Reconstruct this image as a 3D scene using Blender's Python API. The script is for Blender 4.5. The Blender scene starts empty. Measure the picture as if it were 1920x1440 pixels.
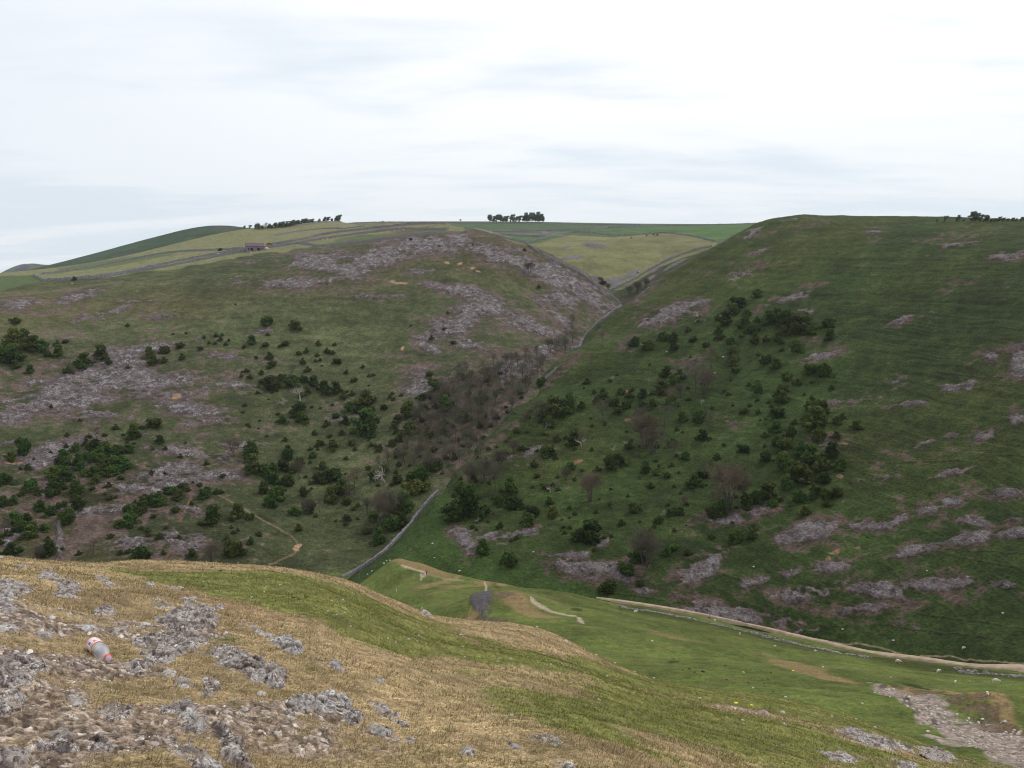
import bpy, math, random
import numpy as np
from mathutils import Vector, Matrix
SC = bpy.context.scene
COL = SC.collection
R = math.radians
rng = np.random.default_rng(7)
random.seed(7)

# ------------------------------------------------------------------ camera
F = 1554.0            # focal length in photo pixels (1920 wide)
PITCH = R(7.33)
cam_d = bpy.data.cameras.new('camera')
cam_d.sensor_width = 36.0
cam_d.lens = 36.0 * F / 1920.0
cam_d.clip_start = 0.1
cam_d.clip_end = 20000
cam = bpy.data.objects.new('camera', cam_d)
COL.objects.link(cam)
cam.location = (0, 0, 0)
cam.rotation_euler = (R(90) - PITCH, 0, 0)
SC.camera = cam
SC.render.resolution_x = 1024
SC.render.resolution_y = 768
SC.render.filter_size = 1.1
try:
    SC.cycles.filter_width = 1.1
except Exception:
    pass

# ------------------------------------------------------------------ light
SUN_AZ = R(48)        # to the right of the view direction
SUN_EL = R(50)
SUN_STRENGTH = 1.5
SKY_FILL = 1.02
sd = bpy.data.lights.new('sun', 'SUN')
sd.energy = SUN_STRENGTH
sd.angle = R(10)
sd.color = (1.0, 0.965, 0.91)
sun = bpy.data.objects.new('sun', sd)
COL.objects.link(sun)
sv = Vector((math.sin(SUN_AZ) * math.cos(SUN_EL), math.cos(SUN_AZ) * math.cos(SUN_EL), math.sin(SUN_EL)))
sun.rotation_euler = sv.to_track_quat('Z', 'Y').to_euler()
sun.location = (0, 0, 60)

W = bpy.data.worlds.new('World')
SC.world = W
W.use_nodes = True
wt = W.node_tree
for n in list(wt.nodes):
    wt.nodes.remove(n)


class NT:
    """tiny node helper"""
    def __init__(s, t):
        s.t = t

    def n(s, typ, ins=None, **kw):
        d = s.t.nodes.new(typ)
        for k, v in kw.items():
            setattr(d, k, v)
        for k, v in (ins or {}).items():
            sock = d.inputs[k]
            if isinstance(v, bpy.types.NodeSocket):
                s.t.links.new(v, sock)
            else:
                sock.default_value = v
        return d

    def math(s, op, a, b=0.0, clamp=False):
        d = s.n('ShaderNodeMath', {0: a, 1: b}, operation=op)
        d.use_clamp = clamp
        return d.outputs[0]

    def mix(s, f, a, b, blend='MIX'):
        d = s.n('ShaderNodeMix', data_type='RGBA', blend_type=blend)
        for k, v in ((0, f), (6, a), (7, b)):
            if isinstance(v, bpy.types.NodeSocket):
                s.t.links.new(v, d.inputs[k])
            else:
                if k and len(v) == 3:
                    v = (*v, 1)
                d.inputs[k].default_value = v
        return d.outputs[2]

    def noise(s, vec, scale, detail=4, rough=0.55, dist=0.0):
        return s.n('ShaderNodeTexNoise', {'Vector': vec, 'Scale': scale, 'Detail': detail, 'Roughness': rough, 'Distortion': dist}).outputs[0]

    def rng(s, v, a, b, c=0.0, d=1.0, kind='SMOOTHSTEP'):
        return s.n('ShaderNodeMapRange', {'Value': v, 'From Min': a, 'From Max': b, 'To Min': c, 'To Max': d}, interpolation_type=kind).outputs[0]


w = NT(wt)
sky = w.n('ShaderNodeTexSky', sky_type='NISHITA', sun_disc=False, sun_elevation=SUN_EL, sun_rotation=SUN_AZ)
sky.air_density = 1.0
sky.dust_density = 1.5
tc = w.n('ShaderNodeTexCoord').outputs['Generated']
sx = w.n('ShaderNodeSeparateXYZ', {0: tc})
den = w.math('ADD', w.math('MAXIMUM', sx.outputs[2], 0.0), 0.10)
px = w.math('DIVIDE', sx.outputs[0], den)
py = w.math('DIVIDE', sx.outputs[1], den)
pv = w.n('ShaderNodeCombineXYZ', {0: w.math('MULTIPLY', px, 0.5), 1: py, 2: 0.0}).outputs[0]
pv2 = w.n('ShaderNodeMapping', {'Vector': pv, 'Location': (3.1, 1.7, 0.4)}).outputs[0]
c1 = w.noise(pv2, 0.9, 7, 0.52, 0.35)
c2 = w.noise(pv2, 3.1, 5, 0.5, 0.2)
cm = w.math('ADD', w.math('MULTIPLY', c1, 0.75), w.math('MULTIPLY', c2, 0.25))
cm = w.math('SUBTRACT', cm, w.rng(sx.outputs[2], 0.0, 0.22, 0.085, 0.0))
thick = w.rng(cm, 0.35, 0.52)                                        # 0 grey belly, 1 bright
low = w.rng(sx.outputs[2], 0.0, 0.30)
# broad cool opening to the far left, as in the photograph
left = w.rng(sx.outputs[0], -0.62, 0.05)
bright = w.mix(low, (0.86, 0.915, 0.965), (1.16, 1.16, 1.16))
bright = w.mix(left, (0.90, 0.95, 1.0), bright)
grey = w.mix(low, (0.77, 0.855, 0.94), (0.84, 0.91, 0.98))
cloud = w.mix(thick, grey, bright)
skyb = w.mix(1.0, sky.outputs[0], (0.10, 0.10, 0.10), 'MULTIPLY')
tot = w.mix(0.93, skyb, cloud)
gnd = w.rng(sx.outputs[2], -0.03, 0.0)
tot = w.mix(gnd, (0.10, 0.12, 0.07), tot)
bg = w.n('ShaderNodeBackground', {'Color': tot, 'Strength': SKY_FILL})
w.n('ShaderNodeOutputWorld', {'Surface': bg.outputs[0]})

SC.view_settings.view_transform = 'Standard'
SC.view_settings.look = 'None'
SC.view_settings.exposure = 0.0
SC.view_settings.gamma = 1.0
SC.view_settings.use_curve_mapping = False

# ------------------------------------------------------------------ numpy noise
_M = np.uint32(0xffffffff)


def _h(ix, iy, iz, seed):
    with np.errstate(over='ignore'):
        h = (ix.astype(np.uint32) * np.uint32(374761393) + iy.astype(np.uint32) * np.uint32(668265263)
             + iz.astype(np.uint32) * np.uint32(2147483647 - 69) + np.uint32(seed * 974711 + 12345))
        h = (h ^ (h >> np.uint32(13))) * np.uint32(1274126177)
        h = (h ^ (h >> np.uint32(15))) * np.uint32(2246822519)
        return ((h ^ (h >> np.uint32(16))) & np.uint32(0xffff)).astype(np.float32) / 65535.0


def vnoise(x, y, seed=0):
    """2-D value noise, 0..1"""
    x = np.asarray(x, np.float32); y = np.asarray(y, np.float32)
    fx = np.floor(x); fy = np.floor(y)
    ix = fx.astype(np.int64); iy = fy.astype(np.int64)
    u = x - fx; v = y - fy
    u = u * u * u * (u * (u * 6 - 15) + 10); v = v * v * v * (v * (v * 6 - 15) + 10)
    z = np.zeros_like(ix)
    a = _h(ix, iy, z, seed); b = _h(ix + 1, iy, z, seed)
    c = _h(ix, iy + 1, z, seed); d = _h(ix + 1, iy + 1, z, seed)
    return (a * (1 - u) + b * u) * (1 - v) + (c * (1 - u) + d * u) * v


def fbm(x, y, scale, octaves=4, seed=0, gain=0.5, ridged=False):
    """scale = size of the largest feature"""
    s = 0; amp = 1; tot = 0; f = 1.0 / scale
    for o in range(octaves):
        a = 0.62 * o + seed
        ca, sa = math.cos(a), math.sin(a)
        n = vnoise((x * ca - y * sa) * f + 17.3 * o, (x * sa + y * ca) * f - 9.1 * o, seed + o * 7)
        if ridged:
            n = 1 - np.abs(2 * n - 1)
        s = s + n * amp; tot += amp; amp *= gain; f *= 2.03
    return s / tot


def worley(x, y, seed=0):
    """F1, F2 and a random value of the nearest cell"""
    fx = np.floor(x).astype(np.int64); fy = np.floor(y).astype(np.int64)
    f1 = np.full(x.shape, 9.0, np.float32); f2 = f1.copy(); cid = np.zeros(x.shape, np.float32)
    z = np.zeros_like(fx)
    for dx in (-1, 0, 1):
        for dy in (-1, 0, 1):
            cx = fx + dx; cy = fy + dy
            px_ = cx + _h(cx, cy, z, seed); py_ = cy + _h(cx, cy, z, seed + 1)
            d = np.hypot(x - px_, y - py_).astype(np.float32)
            c = _h(cx, cy, z, seed + 2)
            m = d < f1
            f2 = np.where(m, f1, np.minimum(f2, d)); cid = np.where(m, c, cid); f1 = np.where(m, d, f1)
    return f1, f2, cid


def facets(x, y, seed=0):
    """tilted angular blocks, about 0..1, and the gap between neighbouring blocks"""
    fx = np.floor(x).astype(np.int64); fy = np.floor(y).astype(np.int64)
    f1 = np.full(x.shape, 9.0, np.float32); f2 = f1.copy(); hh = np.zeros(x.shape, np.float32)
    z = np.zeros_like(fx)
    for dx in (-1, 0, 1):
        for dy in (-1, 0, 1):
            cx = fx + dx; cy = fy + dy
            ox = x - (cx + _h(cx, cy, z, seed)); oy = y - (cy + _h(cx, cy, z, seed + 1))
            d = (np.abs(ox) * .75 + np.abs(oy) * .75 + np.maximum(np.abs(ox), np.abs(oy)) * .35).astype(np.float32)
            pl_ = _h(cx, cy, z, seed + 2) + ox * (_h(cx, cy, z, seed + 3) - .35) * 1.3 + oy * (_h(cx, cy, z, seed + 4) - .5) * 1.3
            m = d < f1
            f2 = np.where(m, f1, np.minimum(f2, d)); hh = np.where(m, pl_, hh); f1 = np.where(m, d, f1)
    return hh, f2 - f1


def sstep(a, b, x):
    t = np.clip((x - a) / (b - a), 0, 1)
    return t * t * (3 - 2 * t)


# ------------------------------------------------------------------ pixel <-> direction
cp, sp = math.cos(PITCH), math.sin(PITCH)


def pix2at(x, y):
    """photo pixel -> azimuth, tangent of elevation"""
    cx = (np.asarray(x, float) - 960) / F; cy = -(np.asarray(y, float) - 720) / F
    dy = cp + cy * sp; dz = -sp + cy * cp
    return np.arctan2(cx, dy), dz / np.hypot(cx, dy)


def world2pix(X, Y, Z):
    f = Y * cp - Z * sp
    u = Y * sp + Z * cp
    f = np.where(f < 0.05, 0.05, f)
    return 960 + F * X / f, 720 - F * u / f


# ------------------------------------------------------------------ terrain sheets
def cr_matrix(fine, coarse):
    n = len(coarse)
    h = coarse[1] - coarse[0]
    s = np.clip((fine - coarse[0]) / h, 0, n - 1.000001)
    i = s.astype(int); t = s - i
    M = np.zeros((len(fine), n))
    wts = (-0.5 * t + t * t - 0.5 * t ** 3, 1 - 2.5 * t * t + 1.5 * t ** 3, 0.5 * t + 2 * t * t - 1.5 * t ** 3, -0.5 * t * t + 0.5 * t ** 3)
    for k, w_ in enumerate(wts):
        np.add.at(M, (np.arange(len(fine)), np.clip(i + k - 1, 0, n - 1)), w_)
    return M


class Sheet:
    def __init__(s, name, cols, az0, az1, r0, r1, na, nr, smooth=2e-5, zmin=None, span=(0.35, 1.0)):
        P = []
        for x, pts in cols.items():
            for (y, r) in pts:
                a, t = pix2at(x, y)
                P.append((float(a), math.log(r), float(t)))
        P = np.array(P)
        s.ka = 1.0 / 0.18
        s.kr = 1.0 / span[0]
        A = P[:, 0] * s.ka; L = P[:, 1] * s.kr; T = P[:, 2]
        n = len(P)
        d2 = (A[:, None] - A[None]) ** 2 + (L[:, None] - L[None]) ** 2
        K = 0.5 * d2 * np.log(d2 + 1e-12) + np.eye(n) * smooth * 50
        Q = np.c_[np.ones(n), A, L]
        M = np.block([[K, Q], [Q.T, np.zeros((3, 3))]])
        sol = np.linalg.solve(M, np.r_[T, 0, 0, 0])
        ca = np.linspace(az0, az1, 200); cl = np.linspace(math.log(r0), math.log(r1), 240)
        GA, GL = np.meshgrid(ca * s.ka, cl * s.kr, indexing='ij')
        C = sol[n] + sol[n + 1] * GA + sol[n + 2] * GL
        for i in range(n):
            dd = (GA - A[i]) ** 2 + (GL - L[i]) ** 2
            C += sol[i] * 0.5 * dd * np.log(dd + 1e-12)
        # rows spaced evenly in what the eye sees
        dT = np.abs(np.diff(C, axis=1))
        core = (ca > -0.56) & (ca < 0.56)
        wgt = dT[core].mean(0) + 0.05 * dT[core].mean() + 0.1 * (cl[1] - cl[0])*0.1
        cum = np.r_[0, np.cumsum(wgt)]
        fl = np.interp(np.linspace(0, cum[-1], nr), cum, cl)
        s.az = np.linspace(az0, az1, na); s.r = np.exp(fl)
        T = cr_matrix(s.az, ca) @ C @ cr_matrix(fl, cl).T
        s.name = name
        s.X = (np.sin(s.az)[:, None] * s.r[None]).astype(np.float32)
        s.Y = (np.cos(s.az)[:, None] * s.r[None]).astype(np.float32)
        s.Z = (T * s.r[None]).astype(np.float32)
        if zmin is not None:
            s.Z = np.maximum(s.Z, zmin)
        s.PX, s.PY = world2pix(s.X, s.Y, s.Z)
        s.T = s.Z / s.r[None]

    def displace(s, d):
        s.Z = (s.Z + d).astype(np.float32)
        s.T = s.Z / s.r[None]

    def prof(s, a):
        i = (a - s.az[0]) / (s.az[1] - s.az[0])
        if i < 0 or i >= len(s.az) - 1:
            return None
        k = int(i); t = i - k
        return s.T[k] * (1 - t) + s.T[k + 1] * t

    def height(s, x, y):
        r = math.hypot(x, y); a = math.atan2(x, y)
        if r < s.r[0] or r > s.r[-1]:
            return None
        p = s.prof(a)
        if p is None:
            return None
        return float(np.interp(r, s.r, p)) * r

    def build(s, mat, attrs=None, colattr=None):
        na, nr = s.X.shape
        me = bpy.data.meshes.new(s.name)
        co = np.stack([s.X, s.Y, s.Z], -1).reshape(-1, 3).astype(np.float32)
        idx = np.arange(na * nr).reshape(na, nr)
        q = np.stack([idx[:-1, :-1], idx[:-1, 1:], idx[1:, 1:], idx[1:, :-1]], -1).reshape(-1, 4)[:, ::-1]
        fill_mesh(me, co, q)
        for k, v in (attrs or {}).items():
            at = me.attributes.new(k, 'FLOAT', 'POINT')
            at.data.foreach_set('value', np.ascontiguousarray(v, np.float32).ravel())
        if colattr is not None:
            at = me.color_attributes.new('tint', 'FLOAT_COLOR', 'POINT')
            at.data.foreach_set('color', np.ascontiguousarray(colattr, np.float32).ravel())
        me.materials.append(mat)
        o = bpy.data.objects.new(s.name, me)
        COL.objects.link(o)
        o['kind'] = 'structure'
        return o


def fill_mesh(me, co, faces, smooth=True):
    n = len(co); m, k = faces.shape
    me.vertices.add(n); me.vertices.foreach_set('co', np.ascontiguousarray(co, np.float32).ravel())
    me.loops.add(m * k); me.loops.foreach_set('vertex_index', np.ascontiguousarray(faces, np.int32).ravel())
    me.polygons.add(m)
    me.polygons.foreach_set('loop_start', np.arange(0, m * k, k, dtype=np.int32))
    me.polygons.foreach_set('loop_total', np.full(m, k, np.int32))
    me.polygons.foreach_set('use_smooth', np.full(m, smooth, bool))
    me.update(calc_edges=True)
    me.validate()


FG_COLS = {
 -500: [(2300,1.6),(1900,2.4),(1500,3.4),(1300,4.6),(1150,8),(1080,12),(1040,17),(1080,25),(1200,45),(1350,110),(1330,330)],
 -250: [(2300,1.6),(1500,3.3),(1330,4.6),(1225,5.8),(1130,8.5),(1075,12),(1038,17),(1078,25),(1190,42),(1350,110),(1330,330)],
 0: [(2300,1.6),(1700,2.6),(1440,3.6),(1320,4.6),(1225,5.8),(1130,8.5),(1075,12),(1043,17),(1080,24),(1190,42),(1350,100),(1420,200)],
 250: [(2200,1.7),(1700,2.5),(1440,3.4),(1330,4.6),(1230,6.3),(1150,9),(1090,13),(1060,18),(1050,23),(1092,34),(1210,58),(1370,120),(1430,200)],
 470: [(2200,1.7),(1700,2.5),(1440,3.5),(1300,5),(1200,7.5),(1130,11),(1080,17),(1061,23),(1105,34),(1225,60),(1380,120),(1440,200)],
 640: [(2200,1.7),(1700,2.5),(1440,3.6),(1300,5.2),(1200,8),(1135,13),(1100,20),(1086,26),(1130,38),(1250,65),(1390,120)],
 800: [(2200,1.7),(1700,2.5),(1440,3.6),(1330,5),(1250,8),(1195,14),(1165,22),(1152,30),(1195,44),(1290,75),(1400,120)],
 1000: [(2200,1.75),(1700,2.6),(1440,3.7),(1350,5),(1280,8),(1230,14),(1195,24),(1177,35),(1210,50),(1290,78),(1400,120)],
 1200: [(2200,1.8),(1700,2.7),(1440,4.0),(1390,5.2),(1340,8.5),(1300,15),(1275,24),(1264,33),(1290,47),(1360,75),(1450,120)],
 1400: [(2200,1.9),(1700,3.1),(1500,4.4),(1440,6),(1400,8),(1350,13),(1322,20),(1304,30),(1301,38),(1325,50),(1390,75),(1470,120)],
 1600: [(2200,2.0),(1700,3.6),(1520,5.2),(1440,9),(1402,13),(1368,20),(1350,29),(1345,38),(1370,50),(1430,75)],
 1750: [(2200,2.1),(1700,4.2),(1520,8),(1442,14),(1418,20),(1404,29),(1400,38),(1420,50),(1470,75)],
 1920: [(2200,2.2),(1750,5),(1560,11),(1485,17),(1452,25),(1445,34),(1470,46),(1510,70)],
 2250: [(2250,2.3),(1800,6),(1640,12),(1540,24),(1530,34),(1580,60)],
}
SPUR_COLS = {
 560: [(1300,180),(1200,230),(1160,275),(1200,330),(1240,380)],
 640: [(1300,175),(1195,225),(1125,268),(1140,300),(1180,350)],
 700: [(1300,168),(1180,220),(1110,262),(1076,286),(1096,304),(1150,350)],
 745: [(1320,140),(1195,190),(1120,235),(1075,265),(1046,290),(1075,310),(1135,350)],
 800: [(1320,130),(1205,185),(1140,215),(1095,248),(1063,277),(1090,296),(1150,345)],
 900: [(1320,110),(1220,155),(1175,180),(1140,210),(1105,240),(1087,262),(1112,284),(1160,335)],
 1000: [(1340,90),(1225,135),(1180,160),(1140,190),(1112,225),(1103,248),(1122,272),(1160,320)],
 1100: [(1370,75),(1265,108),(1200,142),(1165,172),(1135,212),(1119,245),(1130,270),(1175,310)],
 1200: [(1400,65),(1290,100),(1225,135),(1180,172),(1157,215),(1143,250),(1139,272),(1170,300)],
 1300: [(1440,52),(1330,78),(1260,112),(1215,150),(1183,190),(1163,230),(1156,262),(1180,290)],
 1500: [(1470,42),(1370,60),(1310,82),(1262,120),(1230,165),(1208,222),(1200,255),(1222,280)],
 1700: [(1480,36),(1390,52),(1340,75),(1295,110),(1262,160),(1240,212),(1232,238),(1255,265)],
 1920: [(1500,34),(1420,48),(1372,70),(1325,105),(1290,150),(1264,195),(1257,220),(1280,245)],
 2250: [(1520,34),(1420,60),(1340,110),(1290,160),(1265,205),(1290,235)],
}
LEFT_COLS = {
 -350: [(1150,300),(1080,330),(900,430),(750,530),(640,640),(580,720),(555,800),(545,950),(535,1150),(560,1500)],
 -150: [(1150,305),(1060,345),(900,437),(770,525),(640,630),(570,715),(545,790),(532,950),(522,1150),(560,1500)],
 0: [(1150,310),(1040,362),(900,440),(780,520),(650,620),(575,705),(545,770),(525,930),(514,1120),(512,1200),(545,1500)],
 200: [(1150,308),(1040,352),(900,430),(780,510),(690,585),(610,665),(555,735),(528,800),(508,920),(494,1040),(487,1150),(520,1450)],
 400: [(1150,300),(1060,335),(900,425),(780,505),(680,580),(600,655),(540,725),(500,800),(470,930),(455,1050),(440,1180),(470,1450)],
 640: [(1150,300),(1085,322),(1000,368),(900,425),(800,490),(700,560),(600,637),(520,705),(470,775),(445,880),(430,1080),(417,1330),(440,1650)],
 760: [(1150,300),(1000,360),(900,412),(800,475),(700,548),(600,622),(520,692),(460,762),(432,850),(420,970),(425,1100),(455,1350)],
 840: [(1100,315),(1000,345),(930,378),(850,430),(750,495),(680,545),(600,610),(520,682),(460,748),(430,820),(421,900),(440,1050),(470,1250)],
 900: [(1000,345),(900,400),(820,450),(740,500),(660,560),(580,625),(500,702),(450,762),(429,820),(450,920)],
 985: [(900,390),(800,455),(720,512),(650,575),(580,640),(510,705),(470,750),(455,790),(485,870)],
 1040: [(800,450),(720,515),(660,575),(600,632),(540,690),(500,730),(482,765),(510,830)],
 1110: [(760,480),(690,570),(640,618),(590,665),(545,708),(520,740),(545,800)],
 1165: [(700,580),(640,635),(600,670),(574,702),(600,760)],
 1300: [(760,560),(700,640),(680,700),(720,800)],
}
RIGHT_COLS = {
 560: [(1140,290),(1160,340),(1200,420)],
 650: [(1120,290),(1088,318),(1130,380)],
 700: [(1105,290),(1055,322),(1080,370),(1140,450)],
 760: [(1110,285),(1050,312),(1000,342),(1030,390),(1090,470)],
 820: [(1110,280),(1040,308),(980,340),(930,368),(960,420),(1020,500)],
 860: [(1110,278),(1000,328),(930,368),(880,402),(900,440),(960,520)],
 905: [(835,430),(826,436),(850,470)],
 1000: [(735,508),(725,514),(750,560)],
 1108: [(632,595),(622,602),(645,650)],
 1250: [(530,652),(519,662),(545,730)],
 950: [(1110,275),(1000,322),(900,380),(830,428),(780,468),(810,520),(870,600)],
 1050: [(1125,270),(1060,292),(1000,318),(900,374),(800,435),(720,498),(672,552),(700,610),(760,700)],
 1165: [(1150,262),(1060,292),(1000,316),(900,368),(800,428),(700,498),(620,570),(577,640),(605,710),(660,800)],
 1330: [(1170,255),(1060,290),(1000,314),(900,363),(800,418),(700,480),(600,550),(520,617),(468,683),(500,760),(560,880)],
 1420: [(1190,250),(1100,274),(1000,311),(900,358),(800,410),(700,467),(600,533),(500,610),(445,672),(418,722),(445,810),(500,930)],
 1530: [(1210,246),(1100,273),(1000,306),(900,352),(800,400),(700,453),(600,513),(500,587),(435,655),(404,717),(425,800),(480,930)],
 1700: [(1240,230),(1150,255),(1100,269),(1000,302),(900,340),(800,385),(700,437),(600,492),(500,560),(435,625),(408,690),(425,780),(480,900)],
 1920: [(1262,212),(1200,230),(1150,246),(1050,276),(950,308),(850,343),(750,383),(650,428),(550,482),(470,545),(428,610),(413,680),(430,770),(490,900)],
 2250: [(1270,200),(1200,218),(1050,260),(950,290),(850,325),(750,365),(650,410),(550,465),(470,530),(430,600),(420,680),(440,780)],
}
PLATEAU_COLS = {
 400: [(520,900),(500,1300),(480,1700),(500,2400)],
 600: [(500,900),(445,1300),(425,1600),(440,2400)],
 700: [(500,900),(440,1180),(420,1480),(417,1600),(440,2400)],
 850: [(480,900),(438,1080),(421,1400),(415,1650),(440,2400)],
 1000: [(590,720),(520,800),(480,860),(452,950),(437,1080),(424,1350),(416,1620),(440,2400)],
 1100: [(640,700),(560,765),(510,815),(468,890),(443,980),(430,1180),(422,1450),(418,1620),(440,2400)],
 1165: [(600,720),(560,762),(530,800),(490,850),(455,925),(440,1010),(430,1150),(422,1400),(419,1600),(440,2400)],
 1250: [(560,760),(520,810),(485,855),(455,915),(437,1000),(430,1120),(423,1350),(420,1550),(440,2400)],
 1330: [(520,780),(480,830),(462,870),(450,930),(440,1000),(430,1120),(423,1300),(420,1550),(440,2400)],
 1450: [(500,800),(460,880),(440,1000),(428,1150),(420,1400),(419,1550),(440,2400)],
 1700: [(480,850),(440,1050),(424,1350),(421,1500),(440,2400)],
 2000: [(480,850),(440,1050),(424,1350),(421,1500),(440,2400)],
}
FARHILL_COLS = {
 -350: [(600,1350),(560,1600),(552,1750),(600,2200)],
 0: [(580,1350),(535,1560),(519,1720),(560,2200)],
 60: [(570,1350),(520,1560),(506,1720),(540,2200)],
 110: [(560,1350),(510,1560),(493,1720),(530,2200)],
 200: [(540,1300),(495,1500),(470,1700),(510,2200)],
 300: [(520,1300),(470,1500),(442,1680),(480,2200)],
 380: [(510,1300),(455,1500),(425,1670),(460,2200)],
 430: [(500,1300),(450,1500),(423.5,1670),(450,2200)],
 480: [(500,1350),(450,1520),(430,1680),(455,2200)],
 560: [(500,1400),(455,1560),(440,1700),(460,2200)],
 700: [(510,1400),(470,1600),(455,1700),(470,2200)],
}
CLIFF_COLS = {
 -350: [(640,2200),(600,2500),(590,2650),(640,3200)],
 -100: [(600,2200),(560,2500),(545,2650),(600,3200)],
 0: [(570,2200),(530,2500),(514,2620),(560,3200)],
 30: [(560,2200),(515,2500),(500,2600),(550,3200)],
 50: [(560,2200),(510,2500),(494.5,2600),(540,3200)],
 75: [(560,2200),(512,2500),(496,2610),(540,3200)],
 110: [(560,2200),(520,2500),(501,2620),(540,3200)],
 250: [(560,2200),(530,2500),(515,2620),(540,3200)],
}
A0, A1 = R(-42), R(42)
fg = Sheet('foreground_hill', FG_COLS, A0, A1, 1.6, 200, 1000, 900, zmin=-117, span=(0.5, 1))
spur = Sheet('green_spur', SPUR_COLS, R(-16), A1, 34, 370, 800, 520, zmin=-117.5, span=(0.22, 1))
lh = Sheet('left_hillside', LEFT_COLS, A0, R(12.5), 300, 1550, 860, 760, zmin=-118, span=(0.2, 1))
rh = Sheet('right_hillside', RIGHT_COLS, R(-14), A1, 205, 930, 900, 760, zmin=-118.5, span=(0.2, 1))
pl = Sheet('plateau_fields', PLATEAU_COLS, R(-20), A1, 700, 2400, 620, 300, zmin=-70, span=(0.2, 1))
fh = Sheet('far_hill', FARHILL_COLS, A0, R(-8), 1350, 2200, 380, 160, span=(0.2, 1))
ch = Sheet('distant_crag_hill', CLIFF_COLS, A0, R(-22), 2200, 3200, 240, 100, span=(0.2, 1))
ALL = [fg, spur, rh, lh, pl, fh, ch]

# ------------------------------------------------------------------ where rock, bracken, soil and turf lie
def in_poly(px_, py_, P):
    ins = np.zeros(px_.shape, bool)
    n = len(P)
    for i in range(n):
        x1, y1 = P[i]; x2, y2 = P[(i + 1) % n]
        if y1 == y2:
            continue
        c = ((y1 > py_) != (y2 > py_)) & (px_ < (x2 - x1) * (py_ - y1) / (y2 - y1) + x1)
        ins ^= c
    return ins


def seg_dist(px_, py_, P, closed=False):
    d = np.full(px_.shape, 1e9, np.float32)
    n = len(P)
    for i in range(n if closed else n - 1):
        x1, y1 = P[i]; x2, y2 = P[(i + 1) % n]
        vx, vy = x2 - x1, y2 - y1
        L = vx * vx + vy * vy + 1e-9
        t = np.clip(((px_ - x1) * vx + (py_ - y1) * vy) / L, 0, 1)
        d = np.minimum(d, np.hypot(px_ - x1 - t * vx, py_ - y1 - t * vy))
    return d


class Paint:
    def __init__(s, sh, warp=6.0, wscale=12.0):
        s.sh = sh
        wx = fbm(sh.X, sh.Y, wscale, 4, 11) - 0.5
        wy = fbm(sh.X, sh.Y, wscale, 4, 23) - 0.5
        s.px = sh.PX + wx * warp * 4; s.py = sh.PY + wy * warp * 2

    def ell(s, L, soft=1.0):
        m = np.zeros(s.px.shape, np.float32)
        for e in L:
            x, y, a, b, ang = e[:5]; k = e[5] if len(e) > 5 else 1.0
            c, sn = math.cos(R(ang)), math.sin(R(ang))
            dx = s.px - x; dy = s.py - y
            u = (dx * c + dy * sn) / a; v = (-dx * sn + dy * c) / b
            d = np.sqrt(u * u + v * v)
            m = np.maximum(m, k * np.clip(1.35 - d * 0.75, 0, 1))
        return m

    def poly(s, P, soft=8.0, closed=True):
        ins = in_poly(s.px, s.py, P)
        bb = (s.px > min(p[0] for p in P) - 3 * soft) & (s.px < max(p[0] for p in P) + 3 * soft) & (s.py > min(p[1] for p in P) - 3 * soft) & (s.py < max(p[1] for p in P) + 3 * soft)
        m = np.zeros(s.px.shape, np.float32)
        d = seg_dist(s.px[bb], s.py[bb], P, True)
        sd_ = np.where(ins[bb], d, -d)
        m[bb] = np.clip(0.5 + sd_ / (2 * soft), 0, 1)
        return m

    def stroke(s, P, w, raw=True):
        x = s.sh.PX if raw else s.px; y = s.sh.PY if raw else s.py
        bb = (x > min(p[0] for p in P) - 3 * w) & (x < max(p[0] for p in P) + 3 * w) & (y > min(p[1] for p in P) - 3 * w) & (y < max(p[1] for p in P) + 3 * w)
        m = np.zeros(x.shape, np.float32)
        m[bb] = np.clip(1.5 - seg_dist(x[bb], y[bb], P) / w, 0, 1)
        return m


def lerp(c, m, col):
    m = m[..., None]
    return c * (1 - m) + np.array(col, np.float32) * m


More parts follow.
